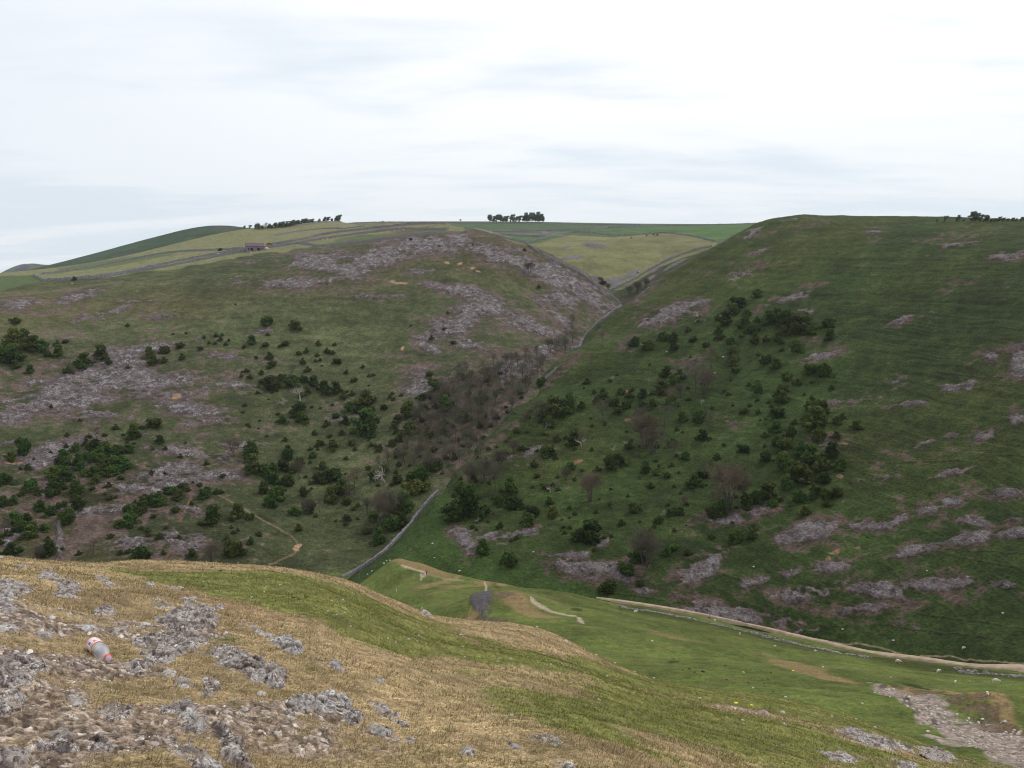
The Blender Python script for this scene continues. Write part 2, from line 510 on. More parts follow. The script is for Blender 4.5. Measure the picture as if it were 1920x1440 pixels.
ROCK_L = [(600,490,55,14,-8),(690,492,60,20,-22),(740,470,60,17,-10),(800,458,60,15,3),(880,460,50,10,15),(930,475,60,15,20),(985,495,50,18,25),
 (1050,522,60,26,25),(1100,548,46,22,30),(1062,562,38,16,5),(560,530,60,9,-5),(860,545,55,8,10),(920,572,30,14,35),(885,582,42,18,-10),(850,612,52,17,-15),
 (872,645,36,10,10),(980,598,32,10,20,.9),(1020,622,38,10,15,.9),(1055,603,34,6,48),(808,655,26,9,25,.9),(960,690,42,16,-10),(1025,657,32,14,-20),(790,722,34,18,10),
 (785,508,30,6,0,.8),(700,555,60,5,0,.6),(630,500,40,10,0),
 (150,556,36,9,-17),(35,570,26,7,0,.9),(215,583,38,5,-15,.8),(305,595,30,5,-5,.9),(150,600,16,6,-20,.8),(260,565,34,4,0,.8),(445,528,14,5,-5,.7),(480,490,30,4,-12,.6),
 (190,690,85,22,-17),(240,715,95,26,5),(140,735,90,24,-5),(325,715,44,13,-15),(60,750,55,14,-15,.9),(350,768,55,13,5),(180,776,44,14,0),(90,848,72,14,-17),
 (58,870,24,12,0),(355,852,75,9,8,.9),(345,880,60,12,5),(300,890,60,14,-8),(410,893,45,10,5),(230,915,60,12,0),(90,925,18,14,0),(250,1018,38,14,-8),(350,1010,42,16,8,.9),
 (115,1000,7,38,8,.9),(15,1010,16,24,10,.8),(20,780,30,9,0),(280,655,60,8,-8,.85),(420,668,75,6,5,.75),(400,790,44,9,0,.8),(358,955,30,5,15,.9),(440,835,30,8,0,.8),
 (20,830,30,10,0,.7),(450,720,60,9,0,.6),(380,640,30,5,-5,.6),(480,620,24,4,0,.7),(630,790,30,10,0,.55),(300,905,60,10,-5,.8),(190,960,50,8,-8,.7),(120,880,40,9,0,.5)]
BROWN_L = [(180,720,200,80,0,.9),(180,950,230,90,0,.95),(60,850,120,50,-10,.7),(400,700,120,20,5,.8),(620,700,60,16,-5,.5),(330,800,140,40,0,.7),(700,480,190,45,-5,.8),(920,480,140,35,20,.8),
 (880,600,110,60,-10,.8),(1040,620,80,50,10,.9),(1070,540,80,40,25,.7),(960,670,150,40,-5,.9),(820,680,90,30,10,.8),(880,760,130,80,0,1.0),(860,860,60,60,0,.9),(200,590,160,22,-8,.6),(1020,570,90,30,0,.7),
 (60,580,90,14,0,.7),(760,560,90,20,0,.6),(640,760,80,20,0,.5),(760,840,60,30,0,.5),(740,900,50,30,0,.5),(670,1040,70,20,0,.6),(480,800,60,40,0,.5),(300,1020,120,40,0,.8),(1090,480,40,10,30,.6)]
SOIL_L = [(752,528,17,3,2),(737,527,8,2,0),(835,494,6,3,0),(860,494,6,3,0),(897,508,12,3,15),(885,502,6,3,0),(760,657,4,6,0),(507,948,10,4,-10),(558,1026,8,5,-40),(330,745,12,5,0,.9),(30,870,30,4,0,.8),(150,955,10,3,0,.8)]
ROCK_R = [(1300,573,24,7,-8,.9),(1255,590,50,11,-12),(1215,603,22,5,-20),(1480,560,42,7,-16,.9),(1637,435,15,4,0,.8),(1803,457,36,5,-13,.95),(1890,483,42,6,-9,.9),(1423,472,15,4,-10,.8),(1387,510,20,5,0,.6),
 (1862,670,13,9,0),(1915,682,18,22,0),(1690,600,22,4,-20,.8),(1510,588,20,6,0,.8),(1533,670,30,4,-14,.8),(1480,413,34,3,-16,.6),(1413,437,20,4,-32,.9),(1870,537,26,4,0,.6),
 (1728,835,22,6,-17),(1780,820,14,6,-20,.9),(1847,818,22,9,-5),(1912,790,18,14,-30),(1357,975,42,9,0),(1423,960,32,5,-6,.9),(1513,1000,40,13,-12),(1633,985,36,8,0),(1680,976,28,7,-28),
 (1737,958,17,5,-8),(1783,940,20,7,-15,.9),(1880,928,26,9,-8,.9),(1830,980,36,9,10,.7),(1747,1028,52,8,-14),(1813,1013,56,9,-10),(1897,1005,32,7,-5),(1903,977,22,5,-8),(1320,1060,42,13,-38),
 (1307,1073,30,18,-35),(1450,1083,60,8,-12,.75),(1557,1063,27,8,0,.9),(1513,1110,55,15,-4,.85),(1413,1150,78,15,10),(1370,1158,60,9,6),(1647,1107,68,12,8),(1773,1097,60,10,0),(1620,1140,44,9,-4),(1520,1180,36,6,-8,.9),
 (1880,1097,32,10,10,.9),(867,1012,14,22,-30,.95),(940,1005,50,12,0,.7),(993,850,48,7,-27,.9),(957,857,14,5,0),(1000,997,20,7,0,.7),(1057,1042,32,5,0,.9),(1100,1070,62,13,5),(1130,1020,15,6,-30,.9),(1260,1040,20,6,0,.7),
 (1160,1082,30,8,10,.9),(1215,1110,20,6,0,.8),(1690,1170,30,4,10,.6),(1600,750,40,5,-8,.55),(1650,900,40,5,-8,.6),(1780,890,44,4,-14,.7),(1560,835,20,4,0,.7),(1420,660,20,5,-5,.5),
 (1140,560,26,4,-30,.7),(1360,795,20,6,0,.7),(1660,720,30,5,-12,.6),(1820,720,40,6,-10,.6),(1700,760,26,4,-5,.7),(1290,450,60,7,-38,.7),(1245,508,60,6,-38,.95),(1200,545,22,7,-42,.95)]
BROWN_R = [(1250,590,110,22,-15,.8),(1060,690,60,12,-42,.9),(930,820,60,14,-40,.9),(1180,640,40,12,-40,.8),(1130,700,60,14,-20,.7),(1300,680,40,16,-15,.8),(1390,505,80,14,-8,.7),(1500,430,90,14,-8,.6),
 (1630,440,60,14,0,.6),(1800,440,80,12,-8,.6),(1560,820,60,12,0,.6),(1700,840,130,30,-8,.5),(1800,950,140,40,-12,.6),(1360,980,80,22,0,.7),(1500,1010,70,18,-8,.7),(1470,1130,220,40,5,.75),(1750,1100,180,34,3,.65),
 (1320,1075,60,30,-30,.7),(950,1005,90,24,0,.6),(1060,1050,80,20,0,.5),(1140,1080,90,22,5,.65),(1780,1030,140,20,-10,.6),(1260,760,40,14,0,.4),(1720,600,70,12,-12,.5),(1840,530,60,12,-6,.5),(1560,640,60,12,-10,.5),(1870,690,60,40,0,.6),(1640,730,80,14,-6,.5),(1020,850,80,16,-25,.6)]
SOIL_R = [(1563,1032,12,4,-20,.9),(1550,1045,6,4,-40,.8),(1605,1026,9,4,0,.8),(1443,958,30,4,-5,.8),(1205,645,6,3,0),(1172,735,6,3,0),(953,1062,12,4,0,.9),(1575,895,10,5,0,.7),(1583,833,10,3,0,.9),(1330,1150,20,3,0,.7),(1920,970,20,4,0,.6),(1180,790,16,6,0,.8),(1080,870,16,5,-20,.8),(1365,790,14,5,0,.8)]

GL = (0.068, 0.078, 0.033); GR = (0.031, 0.047, 0.0115); BR = (0.100, 0.068, 0.060); RK = (0.130, 0.104, 0.102)  # hillside tones kept dark, with the cloud shade put into the colour
SO = (0.36, 0.22, 0.135)
SO_R = (0.21, 0.115, 0.07)


def arc(sh):
    return np.broadcast_to(sh.az[:, None] * sh.r[None], sh.X.shape)


def hill_detail(sh, rock, terr):
    n1 = fbm(sh.X, sh.Y, 45, 3, 3) - 0.5
    n2 = fbm(sh.X, sh.Y, 11, 4, 5) - 0.5
    u = sh.Z / 1.5 + 6 * (fbm(sh.X, sh.Y, 60, 3, 8) - 0.5)
    t = fbm(u, arc(sh) / 22.0, 1.0, 3, 9, ridged=True)
    cr1, cr2, cid = worley(sh.X / 3.4 + 2 * n2, sh.Y / 5.2 + 2 * n1, 4)
    rg = fbm(sh.X + 0.6 * sh.Y, (sh.Y - 0.6 * sh.X) * 2.2, 16, 4, 31, ridged=True)
    d = n1 * 2.2 + n2 * 1.1 + terr * 0.55 * (t - 0.5)
    fh_, fg_ = facets((sh.X + .5 * sh.Y) / 4.2 + 2 * n2, (sh.Y - .5 * sh.X) / 2.6 + 2 * n1, 14)
    fh2, fg2 = facets((sh.X + .5 * sh.Y) / 1.9 + 2 * n1, (sh.Y - .5 * sh.X) / 1.3, 19)
    d += rock * (rg * 0.8 - 0.6 + fh_ * 1.1 + fh2 * .5 - 0.5 * sstep(0.14, 0.0, fg_))
    return d, t, rg, cid


def hill_colour(P, grass, rockL, brownL, soilL, extra=None, so=None, br=BR):
    sh = P.sh
    nA = fbm(sh.X, sh.Y, 70, 4, 41); nB = fbm(sh.X, sh.Y, 14, 4, 43); nC = fbm(sh.X, sh.Y, 3.0, 3, 47)
    u = sh.Z / 2.2
    st = fbm(u + 5 * (nA - .5), arc(sh) / 30.0, 1.0, 4, 53)
    rk = P.ell(rockL)
    sw = fbm(sh.X, sh.Y, 9.0, 4, 57, ridged=True)
    rock = sstep(0.34, 0.92, rk * 1.0 + (st - 0.5) * 0.75 + (nB - 0.5) * 0.9 + (sw - .5) * 0.7 + (nC - .5) * 0.8 - 0.09)
    rock *= rk > 0.02
    brn = np.maximum(P.ell(brownL) * 0.75, np.clip(P.ell([(e[0], e[1], e[2] * 1.5, e[3] * 1.8, e[4], e[5] if len(e) > 5 else 1.0) for e in rockL]), 0, 1) * 0.9)
    brown = sstep(0.40, 0.66, brn * 0.85 + (st - 0.5) * 0.75 + (nB - 0.5) * 0.75 + (nC - .5) * .9 + 0.02)
    soil = sstep(0.56, 0.70, P.ell(soilL) + (nC - 0.5) * 0.6 + (nB - 0.5) * .3 - 0.1) * (P.ell(soilL) > 0.02)
    c = np.ones(sh.X.shape + (3,), np.float32) * np.array(grass, np.float32)
    c *= (0.62 + 0.76 * nB)[..., None] * (0.70 + 0.6 * nA)[..., None] * (0.66 + 0.68 * st)[..., None] * (0.62 + 0.76 * nC)[..., None]
    warm = sstep(0.45, 0.75, fbm(sh.X, sh.Y, 120, 4, 61))
    c = c * (1 + warm[..., None] * np.array([0.28, 0.06, 0.10], np.float32))
    if extra is not None:
        c = extra(P, c, nA, nB, nC, st)
    bc = np.array(br, np.float32) * (0.45 + 1.1 * nC)[..., None] * (0.7 + 0.6 * nB)[..., None]
    c = c * (1 - brown[..., None] * .9) + bc * brown[..., None] * .9
    rc = np.array(RK, np.float32) * (0.45 + 1.1 * fbm(sh.X, sh.Y, 4.0, 4, 71))[..., None]
    k_ = sstep(.1, .6, rock)[..., None]
    c = c * (1 - k_) + rc * k_
    c = lerp(c, soil * (.75 + .25 * nB), so or SO)
    return c, rock, st


PL_ = Paint(lh, 4.5, 16)
PR_ = Paint(rh, 4.5, 14)

FIELD_BROW = [(-400,548),(0,543),(75,527),(190,521),(330,504),(480,477),(600,462),(720,450),(840,434),(905,434),(960,452),(990,462),(1000,400),(-400,400)]


def extra_l(P, c, nA, nB, nC, st):
    f = P.poly(FIELD_BROW, 3)
    f = sstep(.4, .6, f)
    col = np.array((0.170, 0.168, 0.080), np.float32) * (0.8 + 0.4 * nB)[..., None] * (0.85 + .3 * nC)[..., None]
    c = c * (1 - f[..., None]) + col * f[..., None]
    for pts, cc in (([(595,459),(612,462),(720,449),(840,434),(840,425),(720,437),(650,446)], (0.088, 0.125, 0.042)),
                    ([(-300,548),(0,546),(82,524),(70,517),(0,516),(-300,520)], (0.075, 0.105, 0.040)),
                    ([(100,512),(180,505),(320,480),(330,473),(200,488),(110,502)], (0.10, 0.125, 0.052))):
        c = lerp(c, sstep(.45, .55, P.poly(pts, 3)), cc)
    g = P.poly([(840,770),(960,700),(1040,660),(1040,700),(960,780),(880,860),(830,880),(800,820)], 20)
    c = lerp(c, g * .5, (0.066, 0.058, 0.038))
    # dense low ground cover in the foot of the slope is darker, richer turf
    d = P.poly([(-300,830),(0,840),(300,850),(420,900),(560,960),(600,1100),(-300,1100)], 40)
    c = c * (1 - 0.34 * d[..., None])
    path = P.stroke([(256,873),(300,890),(345,905),(382,915),(420,935),(470,963),(520,990),(550,1010),(562,1024),(552,1038),(520,1052),(505,1058)], 1.7)
    c = lerp(c, path * .65 * (.6 + .6 * nC), (0.20, 0.145, 0.09))
    red = P.stroke([(361,913),(357,935),(347,958),(338,975)], 1.7) + P.stroke([(332,1000),(322,1022),(312,1050)], 1.3) * .8
    c = lerp(c, np.clip(red, 0, 1) * .8, (0.24, 0.10, 0.068))
    c = lerp(c, P.stroke([(146,985),(155,1003),(163,1015)], 1.2) * .6, (0.22, 0.17, 0.12))
    c = lerp(c, P.stroke([(640,640),(700,665),(760,690)], 1.3) * .4, (0.16, 0.13, 0.08))
    c = lerp(c, P.stroke([(0,556),(60,550),(140,540),(230,526)], 1.6) * .5, (0.15, 0.145, 0.08))
    return c


def extra_r(P, c, nA, nB, nC, st):
    # flat meadow and lower right are a stronger green
    m = P.poly([(640,1120),(700,1060),(830,940),(880,990),(960,1060),(1130,1100),(1300,1170),(1200,1180),(700,1180)], 30)
    c = lerp(c, m * .5, (0.040, 0.074, 0.017))
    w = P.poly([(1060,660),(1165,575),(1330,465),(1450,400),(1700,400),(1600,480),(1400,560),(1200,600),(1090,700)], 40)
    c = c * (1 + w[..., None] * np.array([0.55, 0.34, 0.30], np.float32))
    for pts in ([(1280,1045),(1340,1075),(1460,1110),(1560,1125),(1700,1150),(1920,1180)],
                [(1570,985),(1640,1000),(1720,1022),(1800,1050),(1920,1070)],
                [(1720,1025),(1800,1035),(1920,1042)],
                [(1800,840),(1860,836),(1920,842)], [(1820,856),(1920,862)], [(1760,700),(1840,708),(1920,712)],
                [(1480,1130),(1600,1165),(1740,1180),(1830,1190),(1920,1215)],
                [(1130,1108),(1250,1130),(1420,1152)], [(1560,868),(1700,872),(1800,866)]):
        q = [(x + 3 * math.sin(x * .06), y + 2 * math.sin(x * .11)) for x, y in pts]
        c = c * (1 - 0.42 * P.stroke(q, 1.3, False)[..., None])
        c = lerp(c, P.stroke([(x, y - 3) for x, y in q], 1.3, False) * .12, (0.14, 0.10, 0.055))
    c = lerp(c, P.stroke([(1560,1203),(1610,1205),(1650,1213),(1690,1226)], 1.5) * .7, (0.25, 0.19, 0.12))
    c = lerp(c, P.stroke([(1725,1232),(1780,1230),(1850,1240),(1920,1248)], 1.5) * .7, (0.25, 0.19, 0.12))
    return c


cL, rockL_, stL = hill_colour(PL_, GL, ROCK_L, BROWN_L, SOIL_L, extra_l)
cR, rockR_, stR = hill_colour(PR_, GR, ROCK_R, BROWN_R, SOIL_R, extra_r, SO_R, (0.072, 0.048, 0.040))
dL, *_ = hill_detail(lh, rockL_, 0.6)
fmask = sstep(.3, .6, PL_.poly(FIELD_BROW, 6))
lh.displace(dL * (1 - .8 * fmask) * 0.8)
dR, *_ = hill_detail(rh, rockR_, 2.0)
fade = sstep(3, 30, rh.PY - 405)
rh.displace(dR * 0.8)

# ---- plateau, far hills
PP = Paint(pl, 1.5, 30)
nA = fbm(pl.X, pl.Y, 160, 4, 81); nB = fbm(pl.X, pl.Y, 30, 4, 83)
cP = np.ones(pl.X.shape + (3,), np.float32) * np.array((0.070, 0.108, 0.048), np.float32)
oliv = sstep(.45, .55, PP.poly([(985,457),(1012,455),(1070,440),(1150,445),(1215,440),(1255,437),(1345,453),(1335,468),(1235,515),(1180,542),(1125,545),(1050,492),(1000,470)], 3))
cP = lerp(cP, oliv, (0.165, 0.160, 0.074))
cP = lerp(cP, sstep(.45, .55, PP.poly([(1120,436),(1250,425),(1400,420),(1440,430),(1340,450),(1250,436),(1150,443)], 2)), (0.070, 0.130, 0.038))
cP = lerp(cP, sstep(.45, .55, PP.poly([(640,425),(640,415),(830,415),(850,420),(800,428)], 2)), (0.13, 0.135, 0.066))
cP = lerp(cP, sstep(.4, .6, PP.poly([(895,434),(1010,443),(1060,441),(1045,432),(930,430)], 2)) * .5, (0.14, 0.12, 0.10))
cleft = sstep(.4, .6, PP.poly([(1100,560),(1112,532),(1145,552),(1172,540),(1210,516),(1240,500),(1285,481),(1345,462),(1350,520),(1250,600),(1160,620)], 3))
cP = lerp(cP, cleft, (0.044, 0.056, 0.024))
cP = lerp(cP, cleft * sstep(.42, .6, fbm(pl.X, pl.Y, 14, 4, 87)) * .8, (0.075, 0.060, 0.045))
cP *= (0.72 + 0.36 * nA)[..., None] * (0.70 + 0.6 * nB)[..., None]
rkP = PP.ell([(1115,461,18,4,8),(1062,465,10,2,-15,.9),(1250,487,20,3,-28,.7),(1150,528,22,6,-12,.85),(1185,514,18,5,-25,.85),(1215,524,20,4,-35,.8),(1265,497,26,3,-30,.8),(1115,523,14,5,0,.8),(1075,483,20,3,-5,.8),(1230,505,20,3,-30,.7),(1165,535,22,4,-10,.7),(1020,437,6,3,0,.9)])
rkP = sstep(.42, .6, rkP + (nB - .5) * .5)
cP = lerp(cP, rkP, (0.135, 0.12, 0.125))
pl.displace((fbm(pl.X, pl.Y, 60, 3, 85) - .5) * 2.0 * oliv + rkP * 1.5 * nB)

nF = fbm(fh.X, fh.Y, 90, 5, 91)
cF = np.ones(fh.X.shape + (3,), np.float32) * np.array((0.042, 0.066, 0.036), np.float32) * (0.6 + 0.8 * nF)[..., None]
cF = lerp(cF, sstep(.55, .75, fbm(fh.X, fh.Y, 50, 4, 92)) * .5, (0.075, 0.06, 0.052))
fh.displace((fbm(fh.X, fh.Y, 70, 4, 93) - .5) * 3.0)
nC_ = fbm(ch.X, ch.Y, 60, 5, 95)
cC = np.ones(ch.X.shape + (3,), np.float32) * np.array((0.095, 0.115, 0.085), np.float32) * (0.6 + 0.8 * nC_)[..., None]
PC = Paint(ch, 1, 30)
cC = lerp(cC, sstep(.4, .6, PC.ell([(42,505,12,5,-25)]) + (nC_ - .5) * .4), (0.085, 0.08, 0.10))
ch.displace((nC_ - .5) * 8.0)

# ---- spur
PS = Paint(spur, 2.2, 7)
nA = fbm(spur.X, spur.Y, 40, 4, 101); nB = fbm(spur.X, spur.Y, 8, 4, 103); nC = fbm(spur.X, spur.Y, 1.2, 3, 107)
cS = np.ones(spur.X.shape + (3,), np.float32) * np.array((0.086, 0.107, 0.026), np.float32)
cS *= (0.66 + .68 * nA)[..., None] * (0.62 + .76 * nB)[..., None] * (0.68 + .64 * nC)[..., None]
sst = fbm(spur.Z / 1.1 + 4 * nA, arc(spur) / 18, 1.0, 3, 109)
straw = np.maximum.reduce([
    PS.ell([(960,1137,70,9,14,1.0),(1000,1122,90,5,12,.6),(830,1090,60,5,-18,.75),(870,1100,55,4,-4,.7),(920,1092,40,5,5,.8),(885,1125,55,5,-22,.65),(1080,1175,60,5,8,.5),(1250,1195,70,5,12,.55),(1500,1248,60,7,14,1),(1560,1268,50,6,14,.9),
            (790,1062,60,9,14,1.0),(1700,1295,40,7,12,.9),(1790,1315,60,9,20,.95),(1870,1340,50,10,25,.8),(840,1105,80,3,-18,.5),(1400,1215,80,3,12,.4),(900,1150,40,10,-40,.6)]),
    PS.stroke([(870,1180),(885,1150),(893,1135)], 1.2) * .8, PS.stroke([(840,1165),(860,1145)], 1.2) * .5])
straw = sstep(.3, .75, straw + (nB - .5) * .6 + (sst - .5) * .25)
cS = lerp(cS, straw * .9, (0.21, 0.145, 0.070))
mot = sstep(.5, .75, fbm(spur.X, spur.Y, 5, 4, 115))
cS = lerp(cS, mot * .35, (0.13, 0.115, 0.040))
SCREE = [(1640,1292),(1665,1292),(1700,1306),(1740,1318),(1790,1338),(1830,1345),(1870,1350),(1925,1368),(2300,1420),(2300,1470),(1925,1435),(1860,1418),(1800,1388),(1750,1354),(1690,1320)]
sc = np.maximum(PS.poly(SCREE, 12), PS.ell([(1775,1384,44,9,18,.7),(1640,1282,30,4,16,.6)]))
scree = sstep(.4, .6, sc + (nB - .5) * .7 + (nC - .5) * .4)
cS = lerp(cS, scree, (0.30, 0.24, 0.20))
cS = cS * (1 - scree[..., None] * (0.9 * (1 - worley(spur.X / .35, spur.Y / .35, 6)[2]) - .2)[..., None] * .7)
brS = sstep(.45, .65, PS.ell([(1745,1308,42,7,20,.9),(1785,1325,44,8,20,.8),(1850,1345,50,9,20,.8),(1900,1360,40,9,20,.7),(1675,1285,16,4,20),(925,1172,30,8,0),(920,1130,40,14,0,.6),(700,1068,24,4,-45,.8)]) + (nC - .5) * .8 + (nB - .5) * .9)
cS = lerp(cS, brS * .8, (0.105, 0.070, 0.050))
rkS = sstep(.45, .62, PS.ell([(906,1140,17,17,0,.95),(897,1150,12,9,0,.9),(925,1174,20,5,0,.9),(692,1065,6,2,-35,.8),(680,1080,12,1.5,-45,.6)]) + (nC - .5) * .9)
cS = lerp(cS, rkS, np.array((0.085, 0.075, 0.080)))
verge = PS.stroke([(1165,1139),(1260,1156),(1360,1177),(1480,1206),(1560,1222),(1640,1237),(1760,1252),(1850,1264),(1930,1270)], 5)
cS = cS * (1 - .5 * verge * (.6 + .6 * nB))[..., None]
pth = np.maximum.reduce([PS.stroke([(753,1062),(775,1068),(797,1074),(800,1077),(792,1080),(789,1086)], 1.7), PS.stroke([(909,1092),(912,1100),(911,1112)], 1.8),
                         PS.stroke([(996,1133),(1020,1141),(1045,1149),(1062,1153),(1080,1160),(1093,1169)], 2.4, False), PS.stroke([(800,1076),(830,1083),(870,1086)], 1.2) * .4])
cS = lerp(cS, pth * sstep(.15, .5, nB * .6 + nC * .6) * .85, (0.38, 0.30, 0.22))
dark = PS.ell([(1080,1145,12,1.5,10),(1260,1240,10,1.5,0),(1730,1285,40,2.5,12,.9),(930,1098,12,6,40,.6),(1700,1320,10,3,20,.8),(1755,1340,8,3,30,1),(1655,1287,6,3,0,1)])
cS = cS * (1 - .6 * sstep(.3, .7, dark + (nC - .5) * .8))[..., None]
dS = (fbm(spur.X, spur.Y, 14, 3, 111) - .5) * 1.7 + (nC - .5) * .14 + .55 * (sst - .5)


def col_hit(sh, x, y):
    a, t = pix2at(x, y)
    p = sh.prof(float(a))
    if p is None:
        return None
    m = p >= float(t)
    if not m.any():
        k = int(np.argmax(p)); r = sh.r[k]
    else:
        k = int(np.argmax(m))
        if k == 0:
            r = sh.r[0]
        else:
            r = sh.r[k - 1] + (sh.r[k] - sh.r[k - 1]) * (t - p[k - 1]) / (p[k] - p[k - 1] + 1e-12)
    return float(a), float(r)


def bump(sh, x, y, h, w_):
    a, r = col_hit(sh, x, y)
    X0, Y0 = r * math.sin(a), r * math.cos(a)
    return h * np.exp(-((sh.X - X0) ** 2 + (sh.Y - Y0) ** 2) / (w_ * w_))


dS = dS + bump(spur, 925, 1140, 4.0, 12) + bump(spur, 925, 1172, 1.5, 6) + bump(spur, 1750, 1303, 1.0, 5) + bump(spur, 1850, 1335, 1.6, 6) - bump(spur, 1740, 1342, .8, 4)
dS = dS + rkS * 1.2 * nC + scree * (0.16 * (worley(spur.X / .5, spur.Y / .5, 8)[2] - .5)) - brS * .3
spur.displace(dS)

# ---- foreground
PF = Paint(fg, 5, 0.8)
near = sstep(60, 20, np.broadcast_to(fg.r[None], fg.X.shape))
fA = fbm(fg.X, fg.Y, 4.5, 4, 121); fB = fbm(fg.X, fg.Y, .8, 4, 123); fC = fbm(fg.X, fg.Y, .12, 3, 127); fD = fbm(fg.X, fg.Y, .03, 2, 129)
RUBBLE = [(-900,1090),(0,1130),(120,1150),(250,1135),(400,1150),(540,1280),(650,1300),(790,1385),(740,1440),(900,2000),(-900,2000)]
GREEN = [([(200,1062),(400,1066),(540,1078),(640,1100),(760,1150),(860,1182),(960,1212),(1080,1232),(1210,1262),(1330,1300),(1250,1310),(1100,1268),(900,1242),(780,1228),(700,1208),(640,1185),(560,1152),(440,1122),(300,1092)], 10, 1.05),
         ([(1240,1268),(1420,1290),(1620,1345),(1760,1395),(1920,1440),(2300,1500),(2300,1560),(1900,1470),(1700,1405),(1560,1365),(1400,1335),(1250,1300)], 12, .95),
         ([(960,1275),(1280,1300),(1560,1360),(1760,1440),(1500,1440),(1300,1410),(1150,1390),(1000,1360)], 30, .95),
         ([(820,1240),(1000,1262),(1300,1310),(1700,1400),(1920,1450),(1920,1500),(1500,1460),(1100,1420),(900,1330)], 50, .78),
         ([(700,1270),(900,1285),(1000,1320),(900,1325),(760,1300)], 20, .55),
         ([(190,1290),(235,1215),(245,1220),(205,1285)], 6, .9), ([(380,1190),(430,1190),(470,1205),(400,1210)], 8, .8), ([(410,1300),(470,1320),(500,1370),(430,1340)], 14, .75), ([(560,1225),(600,1235),(620,1260),(570,1250)], 8, .7),
         ([(640,1400),(760,1400),(900,1430),(900,1500),(650,1500)], 20, .5)]
gm = np.zeros(fg.X.shape, np.float32)
for P_, so_, k_ in GREEN:
    gm = np.maximum(gm, PF.poly(P_, so_) * k_)
gm = np.maximum(gm, PF.poly([(1100,1222),(1300,1262),(1500,1290),(1700,1335),(1920,1400),(2300,1470),(2300,1520),(1900,1445),(1680,1385),(1480,1350),(1280,1310),(1150,1270)], 10) * 1.15)
stw = PF.ell([(800,1182,150,7,16,1),(980,1200,70,14,10,.9),(1150,1250,80,6,22,.9),(1440,1345,110,7,8,.7),(1570,1380,100,8,14,.7)])
gm = np.clip(gm - .8 * stw, 0, 1.1)
green = sstep(.30, .75, gm + (fA - .5) * 1.0 + (fB - .5) * .8)
rub = np.maximum(PF.poly(RUBBLE, 30) * .9, PF.ell([(1640,1388,70,10,14,.95),(1750,1412,40,10,20,.9),(1420,1340,50,7,10,.8),(1330,1328,40,5,10,.7),(1830,1432,60,8,12,.8),(1640,1425,60,5,10,.8),(740,1320,20,6,0,.5),(1060,1255,30,5,20,.6)]))
rubble = sstep(.40, .62, rub * .66 + (fB - .5) * 1.1 + (fA - .5) * .5 + (fC - .5) * .3 - .02)
fU = fg.X * .45 - fg.Y * .89; fV = fg.X * .89 + fg.Y * .45
w1, w2, wc = worley(fU / .045 + fC * 2, fV / .030 + fC, 3)
bh, bg_ = facets(fU / .26 + 1.6 * fB, fV / .13 + 1.2 * fC, 13)
bc_ = np.clip(bh, 0, 1)
cG = np.ones(fg.X.shape + (3,), np.float32) * np.array((0.31, 0.225, 0.120), np.float32)
bpat = sstep(.52, .72, fbm(fg.X, fg.Y, 1.6, 4, 141))
cG = lerp(cG, bpat * .5, (0.17, 0.105, 0.062))
cG = lerp(cG, green * .9, (0.130, 0.138, 0.036))
cG *= (0.62 + .76 * fB)[..., None] * (0.55 + .9 * fC)[..., None] * (0.6 + .8 * fD)[..., None]
rc = np.array((0.27, 0.205, 0.155), np.float32) * (0.35 + 1.2 * wc)[..., None] * (.6 + .8 * fD)[..., None]
rc = rc * (1 - .45 * sstep(.5, .75, fbm(fU * .6, fV * 1.6, .16, 4, 153)))[..., None]
rc = lerp(rc, sstep(.86, .97, wc) * sstep(.4, .7, fB), (0.56, 0.49, 0.44))
rc = lerp(rc, sstep(.12, .0, w2 - w1) * .6, (0.07, 0.04, 0.03))
cG = cG * (1 - rubble[..., None]) + rc * rubble[..., None]
dF = (fA - .5) * .22 * near + (fbm(fg.X, fg.Y, 1.3, 3, 131) - .5) * .14 + (fC - .5) * .022 + (fD - .5) * .008
dF += rubble * (0.008 * (wc - .3) + .016 * (bh - .5) + .020 * (fbm(fU * .6, fV * 1.6, .12, 3, 151, ridged=True) - .5))
dF += (fbm(fg.X, fg.Y, 9, 3, 133) - .5) * .5 * (1 - near)
fg.displace(dF)

# ------------------------------------------------------------------ materials


def new_mat(name):
    m = bpy.data.materials.new(name)
    m.use_nodes = True
    t = m.node_tree
    for n in list(t.nodes):
        t.nodes.remove(n)
    return m, NT(t)


def finish(n, col, rough=0.9, bump_h=None, dist=0.05, strength=0.6, spec=0.2, extra=None):
    ins = {'Base Color': col, 'Roughness': rough, 'Specular IOR Level': spec}
    if bump_h is not None:
        b = n.n('ShaderNodeBump', {'Height': bump_h, 'Distance': dist, 'Strength': strength})
        ins['Normal'] = b.outputs[0]
    if extra:
        ins.update(extra)
    p = n.n('ShaderNodeBsdfPrincipled', ins)
    n.n('ShaderNodeOutputMaterial', {'Surface': p.outputs[0]})
    return p


